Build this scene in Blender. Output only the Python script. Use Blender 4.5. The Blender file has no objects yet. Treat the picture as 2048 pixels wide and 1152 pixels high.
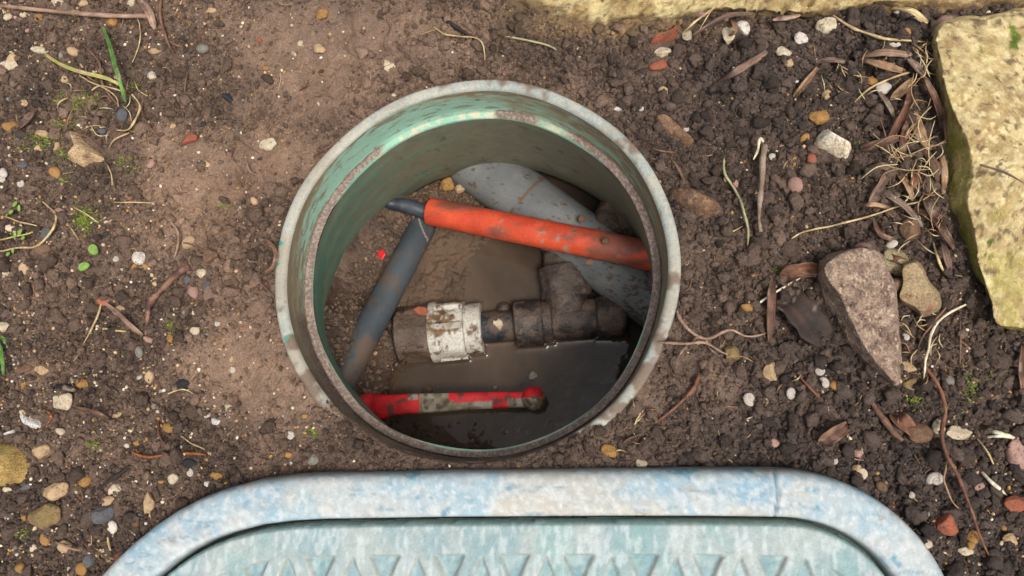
import bpy, bmesh, math, random
import numpy as np
from mathutils import Vector, Matrix, Euler
random.seed(7)
RNG = np.random.default_rng(11)
R = math.radians
sc = bpy.context.scene
COL = sc.collection

# ------------------------------------------------------------------ camera
cd = bpy.data.cameras.new('camera'); cam = bpy.data.objects.new('camera', cd); COL.objects.link(cam)
CAMLOC = np.array([0.0636, -0.1097, 0.436]); TX, TY = R(12.285), R(5.165)
cam.location = CAMLOC; cam.rotation_euler = (TX, TY, 0)
cd.sensor_width = 36; cd.lens = 26.02; cd.clip_start = .01; cd.clip_end = 100
cd.dof.use_dof = True; cd.dof.focus_distance = .50; cd.dof.aperture_fstop = 22
sc.camera = cam
# ------------------------------------------------------------------ world + sun
SUN_EL, SUN_AZ = R(66), R(138)      # azimuth measured from +Y clockwise: soft light from the lower right
w = bpy.data.worlds.new("World"); sc.world = w; w.use_nodes = True
nt = w.node_tree; nt.nodes.clear()
sky = nt.nodes.new('ShaderNodeTexSky'); sky.sky_type = 'NISHITA'; sky.sun_disc = False
sky.sun_elevation = SUN_EL; sky.sun_rotation = SUN_AZ; sky.dust_density = 6; sky.air_density = 1.0; sky.ozone_density = .5
hs = nt.nodes.new('ShaderNodeHueSaturation'); hs.inputs['Saturation'].default_value = .30   # overcast: a nearly grey sky
bg = nt.nodes.new('ShaderNodeBackground'); bg.inputs['Strength'].default_value = .125
wo = nt.nodes.new('ShaderNodeOutputWorld')
nt.links.new(sky.outputs[0], hs.inputs['Color']); nt.links.new(hs.outputs[0], bg.inputs['Color']); nt.links.new(bg.outputs[0], wo.inputs[0])
sl = bpy.data.lights.new('sun', 'SUN'); sl.energy = 2.0; sl.angle = R(18); sl.color = (1, .95, .87)
so = bpy.data.objects.new('sun', sl); COL.objects.link(so)
sd = Vector((math.sin(SUN_AZ)*math.cos(SUN_EL), math.cos(SUN_AZ)*math.cos(SUN_EL), math.sin(SUN_EL)))
so.rotation_euler = sd.to_track_quat('Z', 'Y').to_euler(); so.location = sd*3
vs = sc.view_settings; vs.view_transform = 'Standard'; vs.look = 'None'; vs.gamma = 1; vs.exposure = 0.16

# ------------------------------------------------------------------ projection helpers (a pixel of the 2048x1152 photo <-> a point at height z)
F = 1480.0
_cx, _sx, _cy, _sy = math.cos(TX), math.sin(TX), math.cos(TY), math.sin(TY)
RM = np.array([[_cy, 0, _sy], [0, 1, 0], [-_sy, 0, _cy]]) @ np.array([[1, 0, 0], [0, _cx, -_sx], [0, _sx, _cx]])
def P(px, py, z=0.0):
    d = RM @ np.array([(px-1024)/F, -(py-576)/F, -1.0]); return CAMLOC + d*((z-CAMLOC[2])/d[2])
def PA(pts, z=0.0):
    return np.array([P(a, b, z) for a, b in pts])
def proj(X, Y, Z):
    q = (np.stack([X, Y, Z], -1) - CAMLOC) @ RM
    return 1024 + F*q[..., 0]/-q[..., 2], 576 - F*q[..., 1]/-q[..., 2]
PX = 0.436/F*1.0   # metres per photo pixel on the ground

# ------------------------------------------------------------------ noise
def _h(ix, iy, iz, s):
    n = (ix.astype(np.int64)*374761393 + iy.astype(np.int64)*668265263 + iz.astype(np.int64)*2147483647 + s*1274126177) & 0xffffffff
    n = ((n ^ (n >> 13))*1274126177) & 0xffffffff
    n = ((n ^ (n >> 15))*2246822519) & 0xffffffff
    return ((n ^ (n >> 16)) & 0xffffff)/float(0xffffff)
def noise3(X, Y, Z, s=0):
    ix, iy, iz = np.floor(X), np.floor(Y), np.floor(Z); fx, fy, fz = X-ix, Y-iy, Z-iz
    u, v, t = fx*fx*(3-2*fx), fy*fy*(3-2*fy), fz*fz*(3-2*fz); r = 0
    for a in (0, 1):
        for b in (0, 1):
            for c in (0, 1):
                r = r + _h(ix+a, iy+b, iz+c, s)*(u if a else 1-u)*(v if b else 1-v)*(t if c else 1-t)
    return r*2-1
def noise2(X, Y, s=0):
    ix, iy = np.floor(X), np.floor(Y); fx, fy = X-ix, Y-iy; u, v = fx*fx*(3-2*fx), fy*fy*(3-2*fy); o = np.zeros_like(ix)
    return (((_h(ix, iy, o, s)*(1-u)+_h(ix+1, iy, o, s)*u)*(1-v) + (_h(ix, iy+1, o, s)*(1-u)+_h(ix+1, iy+1, o, s)*u)*v))*2-1
def fbm2(X, Y, f, o=4, s=0, g=.5):
    r = 0; a = 1; n = 0
    for k in range(o):
        c, d = math.cos(k*1.3+.4), math.sin(k*1.3+.4)
        r = r + a*noise2((X*c-Y*d)*f+7.3*k, (X*d+Y*c)*f-3.1*k, s+k*17); n += a; a *= g; f *= 2.03
    return r/n
def fbm3(V, f, o=4, s=0, g=.5):
    r = 0; a = 1; n = 0
    for k in range(o):
        r = r + a*noise3(V[:, 0]*f+3.7*k, V[:, 1]*f-2.2*k, V[:, 2]*f+5.1*k, s+k*13); n += a; a *= g; f *= 2.03
    return r/n
def sstep(a, b, x):
    t = np.clip((x-a)/(b-a), 0, 1); return t*t*(3-2*t)
def worley(X, Y, f, s=0):
    X = X*f; Y = Y*f; ix, iy = np.floor(X), np.floor(Y); F1 = np.full(X.shape, 9.); F2 = np.full(X.shape, 9.); o = np.zeros_like(ix)
    for a in (-1, 0, 1):
        for b in (-1, 0, 1):
            cx, cy = ix+a, iy+b; d = np.hypot(cx+_h(cx, cy, o, s)-X, cy+_h(cx, cy, o, s+9)-Y)
            F2 = np.minimum(F2, np.maximum(F1, d)); F1 = np.minimum(F1, d)
    return F1, F2

# ------------------------------------------------------------------ mesh + object helpers
def mesh(name, V, Fc, m, cols=None, smooth=True):
    me = bpy.data.meshes.new(name); V = np.asarray(V, dtype=np.float32)
    if isinstance(Fc, np.ndarray):
        n, k = Fc.shape
        me.vertices.add(len(V)); me.vertices.foreach_set('co', V.ravel())
        me.loops.add(n*k); me.loops.foreach_set('vertex_index', Fc.astype(np.int32).ravel())
        me.polygons.add(n); me.polygons.foreach_set('loop_start', np.arange(0, n*k, k, dtype=np.int32))
        me.update(calc_edges=True)
    else:
        me.from_pydata([tuple(v) for v in V], [], Fc); me.update()
    me.polygons.foreach_set('use_smooth', [smooth]*len(me.polygons))
    if cols is not None:
        at = me.color_attributes.new('col', 'FLOAT_COLOR', 'POINT'); c = np.ones((len(V), 4), np.float32); c[:, :3] = cols
        at.data.foreach_set('color', c.ravel())
    me.materials.append(m); me.validate(); return me
def tag(o, label=None, cat=None, group=None, kind=None):
    if label: o['label'] = label
    if cat: o['category'] = cat
    if group: o['group'] = group
    if kind: o['kind'] = kind
    return o
def add(name, V, Fc, m, parent=None, cols=None, smooth=True, loc=None):
    V = np.asarray(V, dtype=float)
    ploc = np.array(parent.location) if parent else np.zeros(3)
    if loc is None:
        loc = ploc if parent else np.array([V[:, 0].mean(), V[:, 1].mean(), V[:, 2].min()])
    o = bpy.data.objects.new(name, mesh(name, V-loc, Fc, m, cols, smooth)); COL.objects.link(o)
    if parent: o.parent = parent; o.location = np.array(loc)-ploc
    else: o.location = loc
    return o
def empty(name, loc, label, cat, group=None):
    o = bpy.data.objects.new(name, None); o.empty_display_size = .01; COL.objects.link(o); o.location = loc; return tag(o, label, cat, group)
def grid_faces(nx, ny, keep=None):
    i = np.arange(nx*ny).reshape(ny, nx)
    Fq = np.stack([i[:-1, :-1], i[:-1, 1:], i[1:, 1:], i[1:, :-1]], -1).reshape(-1, 4)
    return Fq if keep is None else Fq[keep[Fq].all(1)]
def compact(V, Fq, *arr):
    used = np.zeros(len(V), bool); used[Fq.ravel()] = True; idx = np.cumsum(used)-1
    return (V[used], idx[Fq]) + tuple(a[used] for a in arr)

# ------------------------------------------------------------------ materials
def lin(r, g, b):
    f = lambda c: ((c/255+.055)/1.055)**2.4 if c > 10 else c/255/12.92
    return (f(r), f(g), f(b))
class N:
    def __init__(s, name):
        s.m = bpy.data.materials.new(name); s.m.use_nodes = True; s.t = s.m.node_tree; s.t.nodes.clear()
        s.o = s.n('OutputMaterial'); s.b = s.n('BsdfPrincipled'); s.l(s.b.outputs[0], s.o.inputs[0]); s.co = s.n('TexCoord').outputs['Object']
    def n(s, k, **kw):
        x = s.t.nodes.new('ShaderNode'+k)
        for a, v in kw.items(): setattr(x, a, v)
        return x
    def l(s, a, b): s.t.links.new(a, b)
    def noise(s, sc_, det=4, rough=.6, dist=0):
        x = s.n('TexNoise'); x.inputs['Scale'].default_value = sc_; x.inputs['Detail'].default_value = det; x.inputs['Roughness'].default_value = rough
        x.inputs['Distortion'].default_value = dist; s.l(s.co, x.inputs['Vector']); return x.outputs['Fac']
    def vor(s, sc_, feat='F1', out='Distance'):
        x = s.n('TexVoronoi'); x.feature = feat; x.inputs['Scale'].default_value = sc_; s.l(s.co, x.inputs['Vector']); return x.outputs[out]
    def ramp(s, fac, stops):
        x = s.n('ValToRGB'); e = x.color_ramp.elements
        while len(e) < len(stops): e.new(.5)
        for k, (p, c) in zip(e, stops):
            k.position = p; k.color = (c[0], c[1], c[2], 1) if hasattr(c, '__len__') else (c, c, c, 1)
        s.l(fac, x.inputs[0]); return x.outputs[0]
    def mix(s, fac, a, b, mode='MIX'):
        x = s.n('Mix'); x.data_type = 'RGBA'; x.blend_type = mode
        for i, v in ((0, fac), (6, a), (7, b)):
            if hasattr(v, 'is_linked'): s.l(v, x.inputs[i])
            else: x.inputs[i].default_value = v if i == 0 else (v[0], v[1], v[2], 1)
        return x.outputs[2]
    def math(s, op, a, b=0, c=None):
        x = s.n('Math'); x.operation = op
        for i, v in enumerate((a, b, c)):
            if v is None: continue
            if hasattr(v, 'is_linked'): s.l(v, x.inputs[i])
            else: x.inputs[i].default_value = v
        return x.outputs[0]
    def bump(s, h, dist, strength=1):
        x = s.n('Bump'); x.inputs['Distance'].default_value = dist; x.inputs['Strength'].default_value = strength
        s.l(h, x.inputs['Height'])
        if s.b.inputs['Normal'].is_linked: s.l(s.b.inputs['Normal'].links[0].from_socket, x.inputs['Normal'])
        s.l(x.outputs[0], s.b.inputs['Normal'])
    def fin(s, col, rough=.8, spec=.5):
        if hasattr(col, 'is_linked'): s.l(col, s.b.inputs['Base Color'])
        else: s.b.inputs['Base Color'].default_value = (*col, 1)
        if hasattr(rough, 'is_linked'): s.l(rough, s.b.inputs['Roughness'])
        else: s.b.inputs['Roughness'].default_value = rough
        s.b.inputs['Specular IOR Level'].default_value = spec; return s.m
def attr_mat(name, rough=.8, spec=.4, fine=900, amt=.35, bump=.0004, speck=None, rmix=None, coarse=None):
    k = N(name); a = k.n('Attribute'); a.attribute_name = 'col'
    nf = k.noise(fine, 3, .7); c = k.mix(1, a.outputs['Color'], k.ramp(nf, [(.25, 1-amt), (.75, 1+amt)]), 'MULTIPLY')
    if coarse: c = k.mix(1, c, k.ramp(k.noise(coarse[0], 4, .6), [(.3, 1-coarse[1]), (.7, 1+coarse[1])]), 'MULTIPLY')
    if speck:
        for (s_, th, cc, f_) in speck:
            v = k.ramp(k.noise(s_, 2, .5), [(th, 0), (th+.04, f_)]); c = k.mix(v, c, cc)
    if bump: k.bump(k.noise(fine*.7, 5, .7), bump)
    if rmix: rough = k.ramp(k.noise(rmix[0], 3), [(.4, rmix[1]), (.6, rmix[2])])
    return k.fin(c, rough, spec)
def plain_mat(name, c1, c2, scale=120, c3=None, rough=.75, spec=.4, bump=.0005, bscale=500, rnd=0, th=(.35, .65)):
    k = N(name); c = k.ramp(k.noise(scale, 5, .65), [(th[0], c1), (th[1], c2)])
    if c3 is not None: c = k.mix(k.ramp(k.noise(scale*2.7, 4, .7), [(.56, 0), (.64, 1)]), c, c3)
    if rnd:
        oi = k.n('ObjectInfo'); c = k.mix(1, c, k.ramp(oi.outputs['Random'], [(0, 1-rnd), (1, 1+rnd)]), 'MULTIPLY')
    if bump: k.bump(k.noise(bscale, 5, .7), bump)
    return k.fin(c, rough, spec)

M = {}
M['soil'] = attr_mat('soil', .85, .4, 1000, .5, .0012, speck=[(1500, .66, lin(182, 156, 122), .8), (1300, .70, lin(40, 34, 32), .7)], rmix=(60, .55, .95))
M['crumb'] = attr_mat('soil_crumb', .8, .4, 950, .55, .0018, speck=[(2300, .72, lin(165, 138, 108), .6)], rmix=(200, .45, .9))
M['mud'] = attr_mat('mud', .5, .55, 900, .3, .0013, rmix=(120, .22, .75), speck=[(1900, .70, lin(150, 125, 98), .6)])
M['wetmud'] = attr_mat('wet_mud', .2, .5, 400, .15, .0022, rmix=(150, .05, .20))
M['boxplastic'] = attr_mat('weathered_green_plastic', .6, .4, 1700, .20, .00015, coarse=(60, .08))
M['lidplastic'] = attr_mat('weathered_lid_plastic', .62, .45, 900, .12, .0004, coarse=(220, .10))
M['sandstone'] = attr_mat('yellow_sandstone', .85, .3, 700, .25, .0009, coarse=(90, .18),
        speck=[(330, .69, lin(120, 98, 72), .7), (800, .68, lin(235, 222, 180), .6)])
M['rock'] = attr_mat('rough_rock', .8, .35, 900, .6, .0016, coarse=(150, .22))
M['pipe'] = attr_mat('muddy_pipe', .5, .45, 700, .18, .0003, rmix=(110, .42, .75))
M['fitting'] = attr_mat('muddy_fitting', .4, .5, 600, .3, .0013, rmix=(130, .2, .6))
M['stalk'] = attr_mat('dry_stalk', .65, .35, 1200, .35, .0005)

def vary(V, base, alt, f, lo=-.1, hi=.3, s=0, o=4):
    t = sstep(lo, hi, fbm3(V, f, o, s))[:, None]; return np.array(base)*(1-t) + np.array(alt)*t

# ------------------------------------------------------------------ polygons
def inpoly(X, Y, poly):
    c = np.zeros(X.shape, bool); n = len(poly)
    for i in range(n):
        x1, y1 = poly[i][:2]; x2, y2 = poly[(i+1) % n][:2]
        c ^= ((y1 > Y) != (y2 > Y)) & (X < (x2-x1)*(Y-y1)/((y2-y1) or 1e-12)+x1)
    return c
def dpoly(X, Y, poly):
    d = np.full(X.shape, 1e9); n = len(poly)
    for i in range(n):
        x1, y1 = poly[i][:2]; x2, y2 = poly[(i+1) % n][:2]; ex, ey = x2-x1, y2-y1; L = ex*ex+ey*ey+1e-18
        t = np.clip(((X-x1)*ex+(Y-y1)*ey)/L, 0, 1); d = np.minimum(d, np.hypot(X-x1-t*ex, Y-y1-t*ey))
    return d
def smooth_poly(pts, n=8):
    pts = np.asarray(pts, float); k = len(pts); out = []
    for i in range(k):
        p0, p1, p2, p3 = pts[i-1], pts[i], pts[(i+1) % k], pts[(i+2) % k]
        for j in range(n):
            t = j/n; out.append(.5*((2*p1)+(-p0+p2)*t+(2*p0-5*p1+4*p2-p3)*t*t+(-p0+3*p1-3*p2+p3)*t**3))
    return np.array(out)
def spline(pts, n=8):
    pts = np.asarray(pts, float); k = len(pts); out = []
    for i in range(k-1):
        p0 = pts[max(i-1, 0)]; p1 = pts[i]; p2 = pts[i+1]; p3 = pts[min(i+2, k-1)]
        for j in range(n):
            t = j/n; out.append(.5*((2*p1)+(-p0+p2)*t+(2*p0-5*p1+4*p2-p3)*t*t+(-p0+3*p1-3*p2+p3)*t**3))
    out.append(pts[-1]); return np.array(out)

# outlines given in photo pixels
SLAB_B = [(1862, 62), (1900, 42), (1975, 34), (2200, 20), (2330, 300), (2300, 690), (2120, 700), (2040, 668), (1992, 655), (1958, 585), (1922, 520), (1903, 440), (1886, 405), (1893, 320), (1880, 250), (1866, 180), (1856, 120)]
SLAB_T = [(1876, 62), (1925, 45), (2000, 36), (2180, 30), (2300, 300), (2260, 660), (2110, 672), (2040, 655), (1992, 646), (1980, 590), (1962, 540), (1950, 460), (1936, 400), (1948, 350), (1938, 290), (1898, 200), (1884, 130)]
KERB_B = [(930, -60), (985, -15), (1060, 22), (1120, 48), (1170, 66), (1250, 52), (1330, 58), (1420, 34), (1520, 36), (1640, 42), (1740, 22), (1860, 30), (2000, 22), (2300, 6), (2300, -500), (900, -500)]
KERB_T = [(960, -90), (1020, -35), (1100, -2), (1160, 18), (1240, 28), (1340, 26), (1430, 16), (1520, 18), (1640, 22), (1740, 2), (1860, 0), (2000, -8), (2300, -30), (2300, -480), (940, -480)]
LIDZ = .016
def arcpts(cx, cy, r, a0, a1, n): return [(cx+r*math.cos(R(a0+(a1-a0)*i/n)), cy-r*math.sin(R(a0+(a1-a0)*i/n))) for i in range(n+1)]
FRAME_O = [(52, 1500), (62, 1400), (86, 1310), (124, 1232), (176, 1164), (212, 1124), (254, 1084), (298, 1049), (340, 1020), (388, 995), (440, 975), (510, 957), (580, 948), (650, 944)] + [(750, 942), (880, 939), (1050, 937), (1220, 935), (1400, 934)] + arcpts(1556, 1322, 387, 88, 0, 22)
FRAME_O += [(1943, 1900), (1760, 2250), (1500, 2330), (700, 2330), (380, 2250), (90, 1900)]
frame_world = PA(FRAME_O, LIDZ)[:, :2]

# ------------------------------------------------------------------ ground height field
def gau(px, py, cx, cy, sx, sy): return np.exp(-((px-cx)/sx)**2-((py-cy)/sy)**2)
SM = [(620, 150, 110, 70, .5), (400, 720, 110, 50, .5), (360, 390, 90, 50, .4), (600, 60, 210, 110, .9), (440, 330, 150, 80, .95), (330, 470, 120, 60, .6), (540, 780, 130, 80, 1.), (500, 660, 90, 60, .6), (1440, 770, 60, 60, .7),
      (1290, 800, 45, 45, .9), (800, 60, 120, 60, .5), (560, 300, 60, 50, .8), (640, 200, 60, 60, .7), (1200, 60, 80, 30, .4), (330, 290, 60, 40, .5), (60, 600, 60, 60, .3), (1600, 480, 90, 40, .35)]
def smoothmask(px, py):
    s = 0
    for cx, cy, sx, sy, a in SM: s = s + a*gau(px, py, cx, cy, sx, sy)
    return np.clip(s, 0, 1)
def ground_z(X, Y):
    px, py = proj(X, Y, np.zeros_like(X)); r = np.hypot(X, Y); th = np.degrees(np.arctan2(Y, X))
    sm = smoothmask(px, py)
    z = -.0075 + .0045*fbm2(X, Y, 14, 3, 1) + .0022*fbm2(X, Y, 60, 3, 2)
    z += (1-.8*sm)*(.0030*fbm2(X, Y, 150, 4, 3, .6))
    F1, F2 = worley(X+.004*fbm2(X, Y, 90, 2, 21), Y+.004*fbm2(X, Y, 90, 2, 22), 105, 5); z += (1-sm)*.0030*np.sqrt(np.clip(1-F1*F1*1.3, 0, 1))*(.3+.7*sstep(-.2, .4, fbm2(X, Y, 40, 2, 31)))
    rt = (.25+.75*sstep(1150, 1400, px)+.6*sstep(230, 120, py)*sstep(600, 800, px))*(1-sm)+.8*gau(px, py, 500, 510, 80, 120); F1, F2 = worley(X+.005*fbm2(X, Y, 80, 3, 23), Y+.005*fbm2(X, Y, 80, 3, 24), 62, 7); z += rt*.0052*(np.sqrt(np.clip(1-F1*F1*1.3, 0, 1))-.6); z += rt*.004*fbm2(X, Y, 34, 3, 25)
    F1, F2 = worley(X, Y, 320, 6); z += (1-.75*sm)*.0011*np.sqrt(np.clip(1-F1*F1*1.3, 0, 1))
    z += .00045*fbm2(X, Y, 620, 3, 8, .65)+.0005*sm*fbm2(X, Y, 240, 3, 9)
    # cracks and terraces of the smooth clay
    cr = np.abs(fbm2(X, Y, 45, 4, 12)); z -= .0018*sm*(1-sstep(0, .035, cr))
    z -= .009*gau(px, py, 505, 217, 15, 9) - .003*gau(px, py, 525, 195, 40, 14)
    z += .004*sm*sstep(-.02, .02, fbm2(X, Y, 22, 3, 41))
    z -= .006*gau(px, py, 465, 360, 30, 70) + .004*gau(px, py, 520, 420, 60, 80)
    z -= .010*gau(px, py, 1420, 330, 80, 130) + .006*gau(px, py, 1560, 640, 120, 90) + .005*gau(px, py, 1400, 560, 60, 60)
    z += .008*gau(px, py, 870, 95, 70, 22) - .006*gau(px, py, 880, 140, 90, 20) + .005*gau(px, py, 480, 590, 60, 30)
    z += .006*gau(px, py, 1400, 410, 50, 28) + .006*gau(px, py, 1480, 190, 60, 50) + .006*gau(px, py, 1550, 150, 90, 30)
    z -= .008*sstep(1000, 1152, py)*sstep(500, 100, px)
    # soil banked against and over the near side of the box
    bank = np.exp(-((th+95)/(34.+16*sstep(.116, .127, r)))**6)*sstep(.165, .135, r)
    z = z*(1-bank) + (.0022+.0012*fbm2(X, Y, 130, 3, 77)+.0007*fbm2(X, Y, 400, 3, 78))*bank
    z -= (.024*sstep(.1185+.0012*fbm2(X, Y, 60, 3, 79), .1125, r))*bank
    # flat under the far edges
    far = sstep(.45, .8, np.maximum(abs(X), abs(Y))); z = z*(1-far) - .008*far
    return z
def axis(lo, hi, d, ext):
    a = list(np.arange(lo, hi, d)); s = d; l, h = [], []
    x = hi
    while x < ext: s *= 1.25; h.append(x); x += s
    s = d; x = lo
    while x > -ext: s *= 1.25; x -= s; l.append(x)
    return np.array(l[::-1]+a+h)
gx = axis(-.345, .345, .00068, 3.0); gy = axis(-.185, .205, .00068, 3.0)
GX, GY = np.meshgrid(gx, gy); GZ = ground_z(GX, GY)
SLABW = PA(SLAB_B, -.004)[:, :2]; KERBW = PA(KERB_B, -.004)[:, :2]
def hz(x, y):
    i = int(np.clip(np.searchsorted(gx, x)-1, 0, len(gx)-2)); j = int(np.clip(np.searchsorted(gy, y)-1, 0, len(gy)-2)); return float(GZ[j, i])
def hzv(x, y):
    i = np.clip(np.searchsorted(gx, x)-1, 0, len(gx)-2); j = np.clip(np.searchsorted(gy, y)-1, 0, len(gy)-2); return GZ[j, i]
def soil_col(X, Y, rnd=0):
    px, py = proj(X, Y, X*0); sm = smoothmask(px, py)
    lt = np.array(lin(134, 111, 95)); dk = np.array(lin(86, 71, 62)); red = np.array(lin(126, 99, 78)); blk = np.array(lin(76, 65, 60))
    t = np.clip(.25+.75*sm + .6*fbm2(X, Y, 30, 3, 51), 0, 1)[:, None]
    c = dk*(1-t)+lt*t
    d = np.clip(sstep(850, 1500, px)*.65 + .35*sstep(800, 1100, py) + .5*fbm2(X, Y, 18, 3, 52), 0, 1)[:, None]*(1-.6*sm[:, None]); c = c*(1-d)+blk*d
    a = (.6*gau(px, py, 420, 400, 120, 90)+.5*gau(px, py, 560, 300, 90, 60)+.4*gau(px, py, 640, 150, 120, 50)+.3*gau(px, py, 480, 600, 100, 90))
    a = np.clip(a*(.7+.8*fbm2(X, Y, 50, 3, 53)), 0, 1)[:, None]*.6
    c = c*(1-a)+red*a
    # near the foot of the sandstone edging the soil is full of its yellow grit
    g = np.clip(gau(px, py, 1230, 30, 190, 46)*(.55+1.2*fbm2(X, Y, 160, 3, 54)), 0, 1)[:, None]; c = c*(1-g)+np.array(lin(150, 124, 88))*g
    return c*(1+.38*fbm2(X, Y, 120, 4, 55, .65))[:, None]*np.array([1.03, .99, .94])
r_ = np.hypot(GX, GY).ravel(); th_ = np.degrees(np.arctan2(GY, GX)).ravel()
lim = .1232 - .0085*np.exp(-((th_+95)/46.)**4)
keep = r_ > lim
gF = grid_faces(len(gx), len(gy), keep); gV = np.stack([GX.ravel(), GY.ravel(), GZ.ravel()], 1)
gV, gF = compact(gV, gF)
o = add('ground', gV, gF, M['soil'], cols=soil_col(gV[:, 0], gV[:, 1]), loc=(0, 0, 0)); tag(o, kind='structure')

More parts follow.
